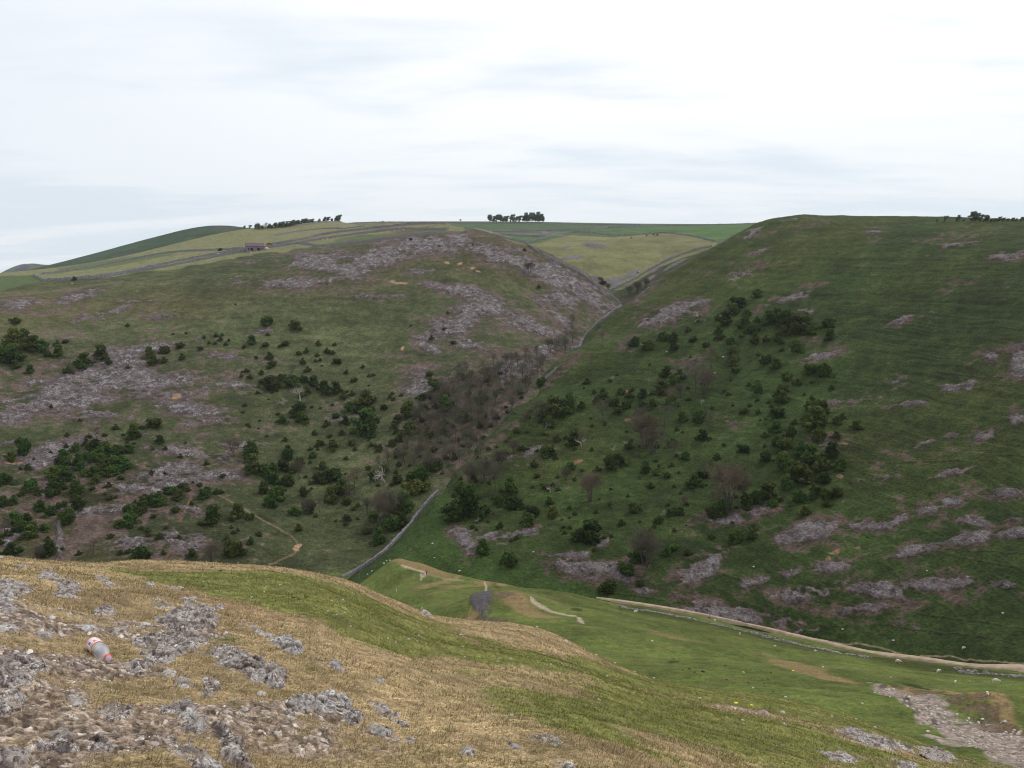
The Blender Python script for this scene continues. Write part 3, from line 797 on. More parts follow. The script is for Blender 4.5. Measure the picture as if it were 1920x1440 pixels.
def ground_mat(name, fine, bdist, lo=0.55, hi=1.5, rocky=True, pk=1.0):
    m, n = new_mat(name)
    tint = n.n('ShaderNodeAttribute', attribute_name='tint').outputs['Color']
    rock = n.n('ShaderNodeAttribute', attribute_name='rock').outputs['Fac']
    pos = n.n('ShaderNodeNewGeometry').outputs['Position']
    n1 = n.noise(pos, 1.0 / fine, 5, 0.65)
    n2 = n.noise(pos, 0.22 / fine, 4, 0.6)
    v = n.math('MULTIPLY', n.rng(n1, 0.3, 0.7, lo, hi, 'LINEAR'), n.rng(n2, 0.3, 0.7, 0.78, 1.22, 'LINEAR'))
    vc = n.n('ShaderNodeCombineColor', {0: v, 1: v, 2: v}).outputs[0]
    c = n.mix(1.0, tint, vc, 'MULTIPLY')
    if rocky:
        mp = n.n('ShaderNodeMapping', {'Vector': pos, 'Rotation': (0, 0, 0.5), 'Scale': (1.0, 0.55, 1.6)}).outputs[0]
        k = n.noise(mp, 0.36 / fine, 6, 0.80, 0.6)
        lim = n.math('SUBTRACT', 0.725, n.math('MULTIPLY', rock, 0.21))
        fl = n.rng(n.math('SUBTRACT', k, lim), -.01, .05)
        k2 = n.noise(pos, 2.2 / fine, 3, 0.6)
        pale = n.mix(n.rng(k2, .4, .65), (0.19 * pk, 0.170 * pk, 0.178 * pk), (0.42 * pk, 0.395 * pk, 0.39 * pk))
        c = n.mix(n.math('MULTIPLY', fl, n.rng(rock, .02, .3)), c, pale)
        dk = n.rng(k, .30, .42, 1, 0)
        c = n.mix(n.math('MULTIPLY', dk, n.math('MULTIPLY', rock, .8)), c, (0.04, 0.028, 0.030))
        hgt = n.math('ADD', n1, n.math('MULTIPLY', n.math('MULTIPLY', k, rock), 2.5))
    else:
        hgt = n1
    finish(n, c, 0.95, hgt, bdist, 0.8, 0.1)
    return m


def pack(c):
    return np.concatenate([np.clip(c, 0, 1), np.ones(c.shape[:2] + (1,), np.float32)], -1)


lh.build(ground_mat('left_slope_turf_and_rock', 1.2, 1.0, .45, 1.6), {'rock': rockL_}, pack(cL))
rh.build(ground_mat('right_slope_turf_and_rock', 1.0, 0.8, .4, 1.65, True, .78), {'rock': rockR_}, pack(cR))
pl.build(ground_mat('plateau_pasture', 4.0, 0.5, .8, 1.2), {'rock': rkP * .5}, pack(cP))
fh.build(ground_mat('far_hill_turf', 8.0, 1.0, .7, 1.3, False), {}, pack(cF))
ch.build(ground_mat('distant_hill_turf', 10.0, 1.0, .8, 1.2, False), {}, pack(cC))
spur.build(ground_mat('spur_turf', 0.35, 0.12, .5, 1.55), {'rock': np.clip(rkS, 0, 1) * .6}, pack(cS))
fg.build(ground_mat('foreground_turf', 0.020, 0.014, .35, 1.7, False), {}, pack(cG))


def plain_ground():
    me = bpy.data.meshes.new('far_ground')
    n = 64
    co = []; fa = []
    for k, r in enumerate((60.0, 900.0, 4000.0, 16000.0)):
        for i in range(n):
            a = 2 * math.pi * i / n
            co.append((r * math.sin(a), r * math.cos(a), -119.5))
    for k in range(3):
        for i in range(n):
            j = (i + 1) % n
            fa.append((k * n + i, k * n + j, (k + 1) * n + j, (k + 1) * n + i))
    fill_mesh(me, np.array(co), np.array(fa)[:, ::-1])
    m, nn = new_mat('far_pasture')
    pos = nn.n('ShaderNodeNewGeometry').outputs['Position']
    k = nn.noise(pos, 0.004, 5, .6)
    finish(nn, nn.mix(nn.rng(k, .35, .65), (0.05, 0.08, 0.035), (0.11, 0.13, 0.055)), .95)
    me.materials.append(m)
    o = bpy.data.objects.new('ground', me); COL.objects.link(o); o['kind'] = 'structure'


plain_ground()

# ------------------------------------------------------------------ helpers for things
def tag(o, label=None, cat=None, group=None, kind=None):
    for k, v in (('label', label), ('category', cat), ('group', group), ('kind', kind)):
        if v is not None:
            o[k] = v
    return o


def link(name, me, parent=None, loc=None):
    o = bpy.data.objects.new(name, me)
    COL.objects.link(o)
    if parent is not None:
        o.parent = parent
    if loc is not None:
        o.location = loc
    return o


def empty(name, loc=(0, 0, 0), rz=0.0):
    o = link(name, None, None, loc)
    o.rotation_euler.z = rz
    return o


def copy_tree(o, parent=None):
    c = o.copy(); COL.objects.link(c)
    if parent is not None:
        c.parent = parent
    for ch_ in [k for k in bpy.data.objects if k.parent == o]:
        copy_tree(ch_, c)
    return c


def hit(x, y, sheets=None, force=False):
    """photo pixel -> world point on the nearest ground sheet that the sight line meets"""
    best = None
    a, t = pix2at(x, y); a = float(a); t = float(t)
    for s in (sheets or ALL):
        p = s.prof(a)
        if p is None:
            continue
        m = p >= t
        if m.any():
            k = int(np.argmax(m))
            if k == 0:
                continue
            r = s.r[k - 1] + (s.r[k] - s.r[k - 1]) * (t - p[k - 1]) / (p[k] - p[k - 1] + 1e-12)
            if best is None or r < best[0]:
                best = (r, float(np.interp(r, s.r, p)) * r)
    if best is None:
        c = []
        for s in (sheets or ALL):
            p = s.prof(a)
            if p is not None:
                k = int(np.argmax(p)); c.append((p[k], s.r[k], p[k] * s.r[k]))
        c.sort(reverse=True)
        best = (float(c[0][1]), float(c[0][2]))
    r, z = best
    return Vector((r * math.sin(a), r * math.cos(a), z))


def top(x, y):
    h = [s.height(x, y) for s in ALL]
    h = [v for v in h if v is not None]
    return max(h) if h else -119.0


def mesh_from(name, co, faces, mat, smooth=False, mats=None, mi=None):
    me = bpy.data.meshes.new(name)
    if isinstance(faces, np.ndarray):
        fill_mesh(me, np.asarray(co, np.float32), faces, smooth)
    else:
        me.from_pydata([tuple(c) for c in co], [], [tuple(f) for f in faces])
        me.polygons.foreach_set('use_smooth', [smooth] * len(me.polygons))
        me.update()
    for m in (mats or [mat]):
        me.materials.append(m)
    if mi is not None:
        me.polygons.foreach_set('material_index', mi)
    return me


class MB:
    """collects simple shapes into one mesh"""
    def __init__(s):
        s.co = []; s.fa = []

    def box(s, c, d, rz=0.0, taper=1.0):
        b = len(s.co); ca, sa = math.cos(rz), math.sin(rz)
        for dz in (-1, 1):
            k = taper if dz > 0 else 1
            for dx, dy in ((-1, -1), (1, -1), (1, 1), (-1, 1)):
                x, y = dx * d[0] / 2 * k, dy * d[1] / 2 * k
                s.co.append((c[0] + x * ca - y * sa, c[1] + x * sa + y * ca, c[2] + dz * d[2] / 2))
        s.fa += [[b + i for i in f] for f in ((3, 2, 1, 0), (4, 5, 6, 7), (0, 1, 5, 4), (1, 2, 6, 5), (2, 3, 7, 6), (3, 0, 4, 7))]

    def tube(s, p0, p1, r0, r1, n=5, cap=False):
        p0 = Vector(p0); p1 = Vector(p1); d = (p1 - p0)
        if d.length < 1e-6:
            return
        q = d.to_track_quat('Z', 'Y'); b = len(s.co)
        for p, r in ((p0, r0), (p1, r1)):
            for i in range(n):
                a = 2 * math.pi * i / n
                s.co.append(tuple(p + q @ Vector((math.cos(a) * r, math.sin(a) * r, 0))))
        for i in range(n):
            j = (i + 1) % n
            s.fa.append([b + i, b + j, b + n + j, b + n + i])
        if cap:
            s.fa.append([b + n + i for i in range(n)]); s.fa.append([b + i for i in reversed(range(n))])

    def lathe(s, prof, n=24):
        b = len(s.co)
        for z, r in prof:
            for i in range(n):
                a = 2 * math.pi * i / n
                s.co.append((r * math.cos(a), r * math.sin(a), z))
        for k in range(len(prof) - 1):
            for i in range(n):
                j = (i + 1) % n
                s.fa.append([b + k * n + i, b + k * n + j, b + (k + 1) * n + j, b + (k + 1) * n + i])

    def blob(s, c, r, seed=0, n=8, m=6, rough=0.25):
        b = len(s.co); rr = random.Random(seed)
        for k in range(m + 1):
            th = math.pi * k / m
            for i in range(n):
                a = 2 * math.pi * i / n
                f = 1 + rr.uniform(-rough, rough) * (0 < k < m)
                s.co.append((c[0] + r[0] * math.sin(th) * math.cos(a) * f, c[1] + r[1] * math.sin(th) * math.sin(a) * f, c[2] + r[2] * math.cos(th) * f))
        for k in range(m):
            for i in range(n):
                j = (i + 1) % n
                s.fa.append([b + k * n + i, b + (k + 1) * n + i, b + (k + 1) * n + j, b + k * n + j])

    def mesh(s, name, mat, smooth=False):
        return mesh_from(name, s.co, s.fa, mat, smooth)

    def build(s, name, mat, parent=None, smooth=False):
        return link(name, s.mesh(name, mat, smooth), parent)


def simple_mat(name, col, rough=0.85, var=0.25, scale=3.0, bump=0.0, spec=0.2, rnd=0.0, second=None):
    m, n = new_mat(name)
    pos = n.n('ShaderNodeTexCoord').outputs['Object']
    k = n.noise(pos, scale, 5, 0.6)
    c = n.mix(n.rng(k, .3, .7), tuple(v * (1 - var) for v in col), tuple(min(1, v * (1 + var)) for v in (second or col)))
    if rnd:
        oi = n.n('ShaderNodeObjectInfo').outputs['Random']
        v = n.rng(oi, 0, 1, 1 - rnd, 1 + rnd, 'LINEAR')
        v2 = n.rng(n.math('FRACT', n.math('MULTIPLY', oi, 7.31)), 0, 1, 1 - rnd * .6, 1 + rnd * .8, 'LINEAR')
        c = n.mix(1.0, c, n.n('ShaderNodeCombineColor', {0: n.math('MULTIPLY', v, v2), 1: v, 2: v}).outputs[0], 'MULTIPLY')
    finish(n, c, rough, k if bump else None, bump, 0.7, spec)
    return m


M_wall = simple_mat('drystone_limestone', (0.20, 0.19, 0.20), .95, .55, 1.3, .3)
M_wall_pale = simple_mat('pale_drystone_limestone', (0.155, 0.142, 0.155), .95, .55, 1.6, .3)
M_track = simple_mat('tan_gravel', (0.35, 0.265, 0.185), .95, .22, 0.5, .1)
M_leaf = simple_mat('hawthorn_leaves', (0.046, 0.074, 0.0125), .7, .6, 5.0, 0, .15, .4)
M_leaf_b = simple_mat('fresh_spring_leaves', (0.085, 0.120, 0.020), .7, .45, 5.0, 0, .15, .3)
M_leaf_m = simple_mat('mid_green_leaves', (0.062, 0.100, 0.020), .7, .5, 5.0, 0, .15, .35)
M_leaf_far = simple_mat('hilltop_tree_leaves', (0.12, 0.165, 0.105), .75, .4, .6, 0, .1, .2)


def leafy(m, amt=.35):
    t = m.node_tree; p = next(n for n in t.nodes if n.type == 'BSDF_PRINCIPLED'); out = next(n for n in t.nodes if n.type == 'OUTPUT_MATERIAL')
    tl = t.nodes.new('ShaderNodeBsdfTranslucent'); t.links.new(p.inputs['Base Color'].links[0].from_socket, tl.inputs['Color'])
    mx = t.nodes.new('ShaderNodeMixShader'); mx.inputs[0].default_value = amt
    t.links.new(p.outputs[0], mx.inputs[1]); t.links.new(tl.outputs[0], mx.inputs[2]); t.links.new(mx.outputs[0], out.inputs['Surface'])


for m_ in (M_leaf, M_leaf_b, M_leaf_m, M_leaf_far):
    leafy(m_)
M_bark = simple_mat('grey_brown_bark', (0.085, 0.070, 0.060), .9, .35, 3, 0)
M_twig = simple_mat('leafless_twigs', (0.115, 0.100, 0.070), .9, .35, .8, 0, .1, .2)
M_dead = simple_mat('bleached_dead_wood', (0.40, 0.36, 0.32), .85, .25, 2, 0)


# ------------------------------------------------------------------ dry stone walls, track
def smooth_line(P, step):
    out = [P[0]]
    for a, b in zip(P[:-1], P[1:]):
        L = (b - a).length; n = max(1, int(L / step))
        for i in range(1, n + 1):
            out.append(a.lerp(b, i / n))
    return out


def world_line(px_pts, sheets=None, sub=3, step=3.0):
    q = []
    for (x1, y1), (x2, y2) in zip(px_pts[:-1], px_pts[1:]):
        for i in range(sub):
            q.append((x1 + (x2 - x1) * i / sub, y1 + (y2 - y1) * i / sub))
    q.append(px_pts[-1])
    P = [hit(x, y, sheets) for x, y in q]
    # keep the line on one sheet: soften sudden jumps in depth
    for _ in range(2):
        P = [P[0]] + [(P[i - 1] + P[i] * 2 + P[i + 1]) / 4 for i in range(1, len(P) - 1)] + [P[-1]]
    return smooth_line(P, step)


def stone_wall(px_pts, label, h=1.6, w=0.7, sheets=None, mat=None, step=2.5, group='dry stone walls between the fields', rub=0.2, gz=None):
    P = world_line(px_pts, sheets, 3, step)
    rr = random.Random(len(label) * 7 + int(px_pts[0][0]))
    co = []; fa = []
    n = len(P)
    for i, p in enumerate(P):
        a = P[max(0, i - 1)]; b = P[min(n - 1, i + 1)]
        d = Vector((b.x - a.x, b.y - a.y, 0))
        d = d.normalized() if d.length > 1e-6 else Vector((1, 0, 0))
        s = Vector((-d.y, d.x, 0))
        g = [hs for hs in ((sh_.height(p.x, p.y) for sh_ in sheets) if sheets else [top(p.x, p.y)]) if hs is not None]
        z = max(g) if g else p.z
        hh = h * (1 + rr.uniform(-rub, rub)); w_ = w * (1 + rr.uniform(-.15, .15))
        off = s * rr.uniform(-.1, .1) * w
        base = Vector((p.x, p.y, z)) + off
        for sx_, zz in ((-.62, -.6), (-.5, hh * .5), (-.36, hh), (.36, hh + rr.uniform(-.1, .1) * hh), (.5, hh * .5), (.62, -.6)):
            co.append(tuple(base + s * (w_ * sx_) + Vector((0, 0, zz))))
        if i:
            k = (i - 1) * 6; m = i * 6
            for j in range(5):
                fa.append([k + j, m + j, m + j + 1, k + j + 1])
    fa.append([0, 1, 2, 3, 4, 5]); e = (n - 1) * 6; fa.append([e + 5, e + 4, e + 3, e + 2, e + 1, e])
    me = mesh_from('drystone_wall', co, fa, mat or M_wall, False)
    o = link('drystone_wall', me)
    tag(o, label, 'stone wall', group)
    return o


G1_, G2_ = [lh], [pl]
stone_wall([(83,527),(130,526),(183,522),(240,513),(300,503),(350,493),(400,483),(467,470),(510,464),(553,458)], 'long dark wall along the lower edge of the olive fields below the barn', 2.2, .9, G1_)
stone_wall([(120,524),(167,521),(233,511),(300,497),(350,487),(400,478),(463,467)], 'upper of the two parallel walls running left from the barn', 2.0, .9, G1_)
stone_wall([(63,517),(72,522),(83,527)], 'short wall closing the left end of the olive fields', 2.0, .9, G1_)
stone_wall([(77,515),(150,505),(233,490),(290,478),(333,472),(400,470),(463,466)], 'wall across the olive fields, reaching the barn from the far left', 1.9, .8, G1_)
stone_wall([(507,460),(567,450),(600,441),(640,435),(707,428),(773,421),(835,421)], 'dark wall climbing right from the red brick outhouse to the brow', 2.2, .8, G1_)
stone_wall([(510,463),(558,457),(600,449),(650,442),(707,435),(740,431),(790,430),(838,432)], 'wall above the bright green strip field right of the barn', 2.0, .8, G1_)
stone_wall([(558,457),(583,460),(605,463)], 'short slanting wall at the left end of the bright green strip', 2.0, .8, G1_)
stone_wall([(605,463),(650,457),(723,448),(773,442),(820,438)], 'wall below the bright green strip, just above the grey scree band', 2.0, .8, G1_)
stone_wall([(517,442),(550,435),(608,429),(683,425)], 'faint low wall across the pale field below the hilltop tree row', 1.6, .8, G1_)
stone_wall([(480,430),(520,427),(560,423),(600,418),(640,416.5)], 'wall along the skyline under the row of hilltop trees', 1.6, .8, G1_)
stone_wall([(872,429),(923,441),(973,454),(987,458)], 'wall dropping from the brow towards the corner of the olive pasture', 1.7, .7, [lh, pl])
stone_wall([(987,458),(1007,472),(1040,489),(1073,504),(1103,522),(1117,535),(1140,548),(1153,560),(1165,571)], 'pale wall winding down the crest beside the grey limestone slope into the ravine', 1.9, .8, [lh])
stone_wall([(987,455),(1023,446),(1048,439),(1073,435),(1115,437),(1147,443),(1207,440),(1250,437),(1280,441),(1313,446),(1340,453)], 'curving dark wall round the top of the olive hill pasture', 1.8, .7, G2_)
stone_wall([(923,435),(990,434),(1057,432),(1107,430),(1140,427)], 'straight wall below the big green field on the plateau', 1.7, .8, G2_)
stone_wall([(1140,427),(1173,427),(1230,424.5),(1280,423),(1363,422),(1423,419.5)], 'far wall near the skyline left of the right hill', 1.8, .8, G2_)
stone_wall([(923,439),(965,442),(1007,444),(1025,444)], 'low broken wall beside the small quarry on the plateau', 1.7, .8, G2_)
stone_wall([(1140,547),(1170,535),(1207,512),(1237,495),(1280,476),(1313,467),(1335,463)], 'wall climbing right from the ravine below the olive hill pasture', 1.9, .8, G2_)
stone_wall([(645,418),(740,417),(840,418),(920,419),(1010,420),(1100,421),(1200,422)], 'thin wall right along the level skyline under the tree clump', 1.6, .8, G2_)
stone_wall([(1165,573),(1150,583),(1133,594),(1107,614),(1087,630),(1070,643)], 'grey wall running down the edge of the right hill in the ravine', 2.3, 2.0, [rh], M_wall_pale, 2.0, 'dry stone walls along the ravine')
stone_wall([(640,1087),(660,1077),(680,1066),(710,1045),(740,1019),(765,989),(790,957),(808,936),(822,923)], 'broad grey wall crossing the valley floor behind the green spur', 1.5, 1.5, [rh, lh], M_wall_pale, 1.2, 'dry stone walls along the ravine', .12)
stone_wall([(850,875),(880,848),(910,817),(945,786),(965,766),(1005,733),(1045,690)], 'thin broken wall half hidden by bare trees up the ravine', 1.5, .9, [rh], M_wall_pale, 2.0, 'dry stone walls along the ravine', .5)


def rubble_line(px_pts, label, wd=2.2, size=.42, step=.3):
    P = world_line(px_pts, [spur, rh], 3, step)
    mb = MB(); rr = random.Random(len(label))
    for i, p in enumerate(P):
        dens = fbm(np.array([i * .07]), np.array([3.3]), 1.0, 2, 5)[0]
        for _ in range(3 if dens > .42 else 1):
            x = p.x + rr.uniform(-wd, wd) * .6; y = p.y + rr.uniform(-wd, wd); s = size * rr.uniform(.35, 1.0)
            mb.blob((x, y, top(x, y) + s * .25), (s, s * rr.uniform(.6, 1), s * .55), rr.randrange(9999), 6, 4, .25)
    o = mb.build('stone_rubble', M_rub)
    tag(o, label, 'rubble', 'rubble lines beside the track')


M_rub = simple_mat('tumbled_limestone', (0.20, 0.18, 0.175), .95, .6, 1.5, .1)
# rubble footing on the near side of the track
rubble_line([(1165,1137.5),(1210,1145),(1260,1154),(1310,1164),(1360,1175),(1420,1189),(1480,1204),(1540,1217),(1590,1227),(1630,1234)], 'long line of tumbled grey rubble on the near side of the track')
rubble_line([(1795,1257),(1840,1263),(1880,1266),(1930,1270)], 'short line of tumbled rubble beside the track at the right edge', 3.0)


def track():
    P = world_line([(1118,1121),(1160,1128),(1200,1134.5),(1280,1147),(1360,1164),(1440,1182),(1520,1201),(1600,1219),(1680,1232),(1760,1243),(1840,1251),(1920,1257),(2020,1262),(2200,1270)], [spur, rh], 3, 2.5)
    co = []; fa = []; n = len(P); zs = []
    for i, p in enumerate(P):
        zs.append(max(top(p.x + dx, p.y + dy) for dx in (-1, 0, 1) for dy in (-1.0, 0, 1.0)))
    for _ in range(6):
        zs = [zs[0]] + [(zs[i - 1] + zs[i] * 2 + zs[i + 1]) / 4 for i in range(1, n - 1)] + [zs[-1]]
    for i, p in enumerate(P):
        a = P[max(0, i - 1)]; b = P[min(n - 1, i + 1)]
        d = Vector((b.x - a.x, b.y - a.y, 0)).normalized(); s = Vector((-d.y, d.x, 0))
        wv = 1.15 + .35 * math.sin(i * .37) + .3 * math.sin(i * .11 + 2) + (.5 if p.x > 95 else 0)
        wv *= min(1, .35 + i * .02)
        for k, zz in ((-1.35, -1.1), (-1, .16), (-.5, .10), (0, .22), (.5, .10), (1, .16), (1.35, -1.1)):
            co.append((p.x + s.x * wv * k, p.y + s.y * wv * k, zs[i] + zz))
        if i:
            for j in range(6):
                fa.append([(i - 1) * 7 + j, i * 7 + j, i * 7 + j + 1, (i - 1) * 7 + j + 1])
    o = link('gravel_track', mesh_from('gravel_track', co, np.array(fa), M_track, True))
    o['kind'] = 'structure'


track()


# ------------------------------------------------------------------ shrubs and trees (metres, unit height ~1 scaled later)
def leaf_cloud(lumps, n, leaf, seed, lean=0.0):
    r = np.random.default_rng(seed)
    L = np.array(lumps)                                    # cx cy cz rx ry rz
    wgt = L[:, 3] * L[:, 4] * L[:, 5]; wgt = wgt ** .8 / (wgt ** .8).sum()
    k = r.choice(len(L), n, p=wgt)
    d = r.normal(size=(n, 3)); d /= np.linalg.norm(d, axis=1)[:, None]
    rad = r.uniform(0.15, 1, n) ** 0.4
    c = L[k, :3] + d * L[k, 3:] * (rad * r.uniform(.85, 1.12, n))[:, None]
    c[:, 0] += lean * c[:, 2]
    keep = c[:, 2] > 0.01
    c = c[keep]; d = d[keep]; n = len(c)
    nn = d + r.normal(size=(n, 3)) * .7 + np.array([0, 0, .5]); nn /= np.linalg.norm(nn, axis=1)[:, None]
    t = np.cross(nn, r.normal(size=(n, 3))); t /= np.linalg.norm(t, axis=1)[:, None]
    b = np.cross(nn, t)
    s = leaf * r.uniform(.5, 1.3, n)[:, None]
    co = np.stack([c - t * s - b * s * .5, c + t * s * .9 - b * s * .7, c + t * s * .6 + b * s, c - t * s * .7 + b * s * .8], 1).reshape(-1, 3)
    fa = np.arange(n * 4).reshape(-1, 4)
    return co, fa


def bush_lumps(seed, w=1.0, h=0.70):
    r = random.Random(seed)
    out = [(0, 0, .34 * h, .30 * w, .30 * w, .36 * h)]
    for i in range(r.randint(9, 15)):
        a = r.uniform(0, 6.28); q = r.uniform(0, .42) * w
        z = r.uniform(.08, .85) * h * (1.15 - q * 1.5)
        s = r.uniform(.07, .19)
        out.append((q * math.cos(a), q * math.sin(a), z, s * w * 1.2, s * w * 1.2, s * h * 1.0))
    return out


bush_me = {}
for kind, mat in (('d', M_leaf), ('b', M_leaf_b), ('m', M_leaf_m)):
    bush_me[kind] = []
    for v in range(6 if kind == 'd' else 3):
        co, fa = leaf_cloud(bush_lumps(100 + v * 3 + ord(kind)), 1500, .035, v + 5)
        bush_me[kind].append(mesh_from('hawthorn_bush', co, fa, mat, False))
stem_me = []
for v in range(2):
    mb = MB(); rr = random.Random(v)
    for i in range(5):
        a = i * 1.26 + rr.random(); mb.tube((0.02 * math.cos(a), 0.02 * math.sin(a), -.08), (.16 * math.cos(a), .16 * math.sin(a), .34), .018, .006, 4)
    stem_me.append(mb.mesh('stem', M_bark))


def branch(mb, p, d, L, r, depth, rr, spread, up):
    if depth == 0 or r < 1e-4:
        return
    nseg = 2
    for i in range(nseg):
        d2 = (d + Vector((rr.gauss(0, .12), rr.gauss(0, .12), rr.gauss(0, .08) + up * .1))).normalized()
        q = p + d2 * (L / nseg)
        mb.tube(p, q, r, r * .8, 3 if depth < 4 else 5)
        p, d, r = q, d2, r * .8
        if i < nseg - 1 or depth > 1:
            for _ in range(2 if depth > 2 else 3):
                ax = Vector((rr.gauss(0, 1), rr.gauss(0, 1), rr.gauss(0, .5))).normalized()
                nd = (d * .62 + ax * spread).normalized()
                nd.z += up * .25; nd.normalize()
                branch(mb, p, nd, L * rr.uniform(.55, .82), max(r * .62, .0016), depth - 1, rr, spread, up)


def bare_mesh(seed, kind='bare'):
    mb = MB(); tw = MB(); rr = random.Random(seed)
    if kind == 'dead':
        p = Vector((0, 0, -.05)); q = Vector((rr.uniform(-.1, .1), 0, .35))
        mb.tube(p, q, .035, .025, 6)
        for i in range(5):
            a = rr.uniform(0, 6.28); d = Vector((math.cos(a), math.sin(a), rr.uniform(.1, .8))).normalized()
            branch(mb, q, d, .3, .016, 3, rr, .7, .2)
        return mb.mesh('trunk', M_dead), None
    nst = rr.choice((1, 2, 3)) if kind == 'bare' else 5
    for s in range(nst):
        a = rr.uniform(0, 6.28); ln = .05 if nst == 1 else .25
        d = Vector((ln * math.cos(a), ln * math.sin(a), 1)).normalized()
        p = Vector((.03 * math.cos(a), .03 * math.sin(a), -.05)); q = p + d * .3
        mb.tube(p, q, .022, .017, 6)
        q2 = q + (d + Vector((rr.gauss(0, .1), rr.gauss(0, .1), 0))) * .2
        mb.tube(q, q2, .017, .012, 5)
        for k in range(3 if nst < 4 else 2):
            a2 = rr.uniform(0, 6.28)
            nd = Vector((math.cos(a2) * .5, math.sin(a2) * .5, .85)).normalized()
            branch(tw, q.lerp(q2, rr.uniform(.0, 1)), nd, .27, .010, 5, rr, .78, .12)
        branch(tw, q2, d, .26, .011, 5, rr, .7, .2)
    return mb.mesh('trunk', M_bark), tw.mesh('branches', M_twig)


bare_me = [bare_mesh(200 + i) for i in range(5)]
bare_wide = [bare_mesh(300 + i, 'wide') for i in range(2)]
dead_me = [bare_mesh(400 + i, 'dead') for i in range(3)]

ORD = {1: '', 2: 'second', 3: 'third', 4: 'fourth', 5: 'fifth', 6: 'sixth', 7: 'seventh', 8: 'eighth', 9: 'ninth', 10: 'tenth', 11: 'eleventh', 12: 'twelfth'}


def ordw(i, n):
    if i == 1:
        return 'leftmost'
    if i == n:
        return 'rightmost'
    if i in ORD:
        return ORD[i] + ' from the left'
    return '%d%s from the left' % (i, 'th' if 10 < i % 100 < 14 else {1: 'st', 2: 'nd', 3: 'rd'}.get(i % 10, 'th'))


PEND = {}
BUSHQ = []
SMALL = [([(440,700),(640,660),(800,760),(820,880),(760,1000),(560,980),(450,860)], 110, 4, 10, 31, [lh]),
         ([(0,820),(260,800),(440,860),(460,1040),(0,1050)], 90, 5, 12, 32, [lh]),
         ([(740,780),(860,700),(1000,700),(1000,760),(860,880),(820,900),(740,900)], 90, 7, 15, 33, [lh]),
         ([(860,940),(1000,780),(1180,680),(1400,620),(1560,640),(1560,940),(1300,1000),(1100,1040),(900,1030)], 170, 4, 10, 34, [rh]),
         ([(820,930),(1000,760),(1060,760),(1080,900),(960,990),(850,990)], 50, 7, 14, 35, [rh])]


def queue(key, obj, x, phrase, where, cat, group):
    PEND.setdefault(key, []).append((x, obj, phrase, where, cat, group))


def flush():
    for key, L in PEND.items():
        L.sort(key=lambda t: t[0])
        for i, (x, o, phrase, where, cat, group) in enumerate(L):
            tag(o, '%s, %s %s' % (phrase, ordw(i + 1, len(L)), where), cat, group)


def slant(p):
    return p.length


def put(me_list, x, y, w_px, key, name, phrase, where, cat, group, sheets, hscale=1.0, idx=None, hpx=None, lean=0.0):
    """place a plant of that width (or height) in photo pixels, converted to metres by its distance"""
    p = hit(x, y, sheets)
    D = p.length
    s = (hpx if hpx is not None else w_px) * D / F
    rr = random.Random(int(x * 13 + y * 7))
    m = me_list[rr.randrange(len(me_list))] if idx is None else me_list[idx]
    big = w_px >= 17 or isinstance(m, tuple)
    if isinstance(m, tuple):
        o = empty(name, (p.x, p.y, p.z - .02 * s))
        link('trunk', m[0], o)
        if m[1] is not None:
            link('branches', m[1], o)
    elif big:
        o = empty(name, (p.x, p.y, p.z - .05 * s))
        link('foliage', m, o); link('stem', stem_me[rr.randrange(2)], o)
    else:
        o = link(name, m, None, (p.x, p.y, p.z - .05 * s))
    o.scale = (s * rr.uniform(.92, 1.08), s * rr.uniform(.92, 1.08), s * hscale * rr.uniform(.9, 1.1))
    o.rotation_euler = (0, lean, rr.uniform(0, 6.28))
    queue(key, o, x, phrase, where, cat, group)
    return o


def size_word(w_):
    return 'tiny' if w_ < 8 else 'small' if w_ < 14 else 'medium' if w_ < 22 else 'large'


def bushes(L, key, where, group, sheets, kind='d', hs=1.0):
    for t in L:
        x, y, w_ = t[:3]; k = t[3] if len(t) > 3 else kind
        col = {'d': 'dark green', 'b': 'bright yellow-green', 'm': 'mid green'}[k]
        BUSHQ.append((w_, k, x, y, key, '%s %s hawthorn' % (size_word(w_), col), where, group, sheets, hs))


def plant_bushes():
    BUSHQ.sort(key=lambda t: -t[0])
    for i, t in enumerate(BUSHQ):
        if t[1] == 'd' and i % 3 == 1:
            BUSHQ[i] = (t[0], 'm', *t[2:5], t[5].replace('dark green', 'mid green'), *t[6:])
    small = []
    for i, (w_, k, x, y, key, ph, where, group, sheets, hs) in enumerate(BUSHQ):
        if i < 298:
            put(bush_me[k], x, y, w_ * 1.4, key, 'hawthorn_bush', ph, where, 'bush', group, sheets, hs)
        else:
            small.append((w_, k, x, y, sheets, hs))
    for P_, n_, w0, w1, sd_, sh_ in SMALL:
        small += [(w_, 'd', x, y, sh_, .9) for x, y, w_ in fill(P_, n_, w0, w1, sd_)]
    base = [leaf_cloud(bush_lumps(700 + v), 420, .06, v + 60) for v in range(3)]
    CO = []; n = 0; rr = random.Random(4)
    for w_, k, x, y, sheets, hs in small:
        p = hit(x, y, sheets); s = w_ * 1.35 * p.length / F
        c = base[rr.randrange(3)][0].copy(); a = rr.uniform(0, 6.28)
        c = c @ np.array([[math.cos(a), math.sin(a), 0], [-math.sin(a), math.cos(a), 0], [0, 0, hs]]) * s + np.array([p.x, p.y, p.z - .05 * s])
        CO.append(c)
    if CO:
        CO = np.concatenate(CO); fa = np.arange(len(CO)).reshape(-1, 4)
        o = link('small_scrub', mesh_from('small_scrub', CO, fa, M_leaf, False))
        tag(o, 'smallest dark scrub bushes dotted over both hillsides', 'scrub', None, 'stuff')


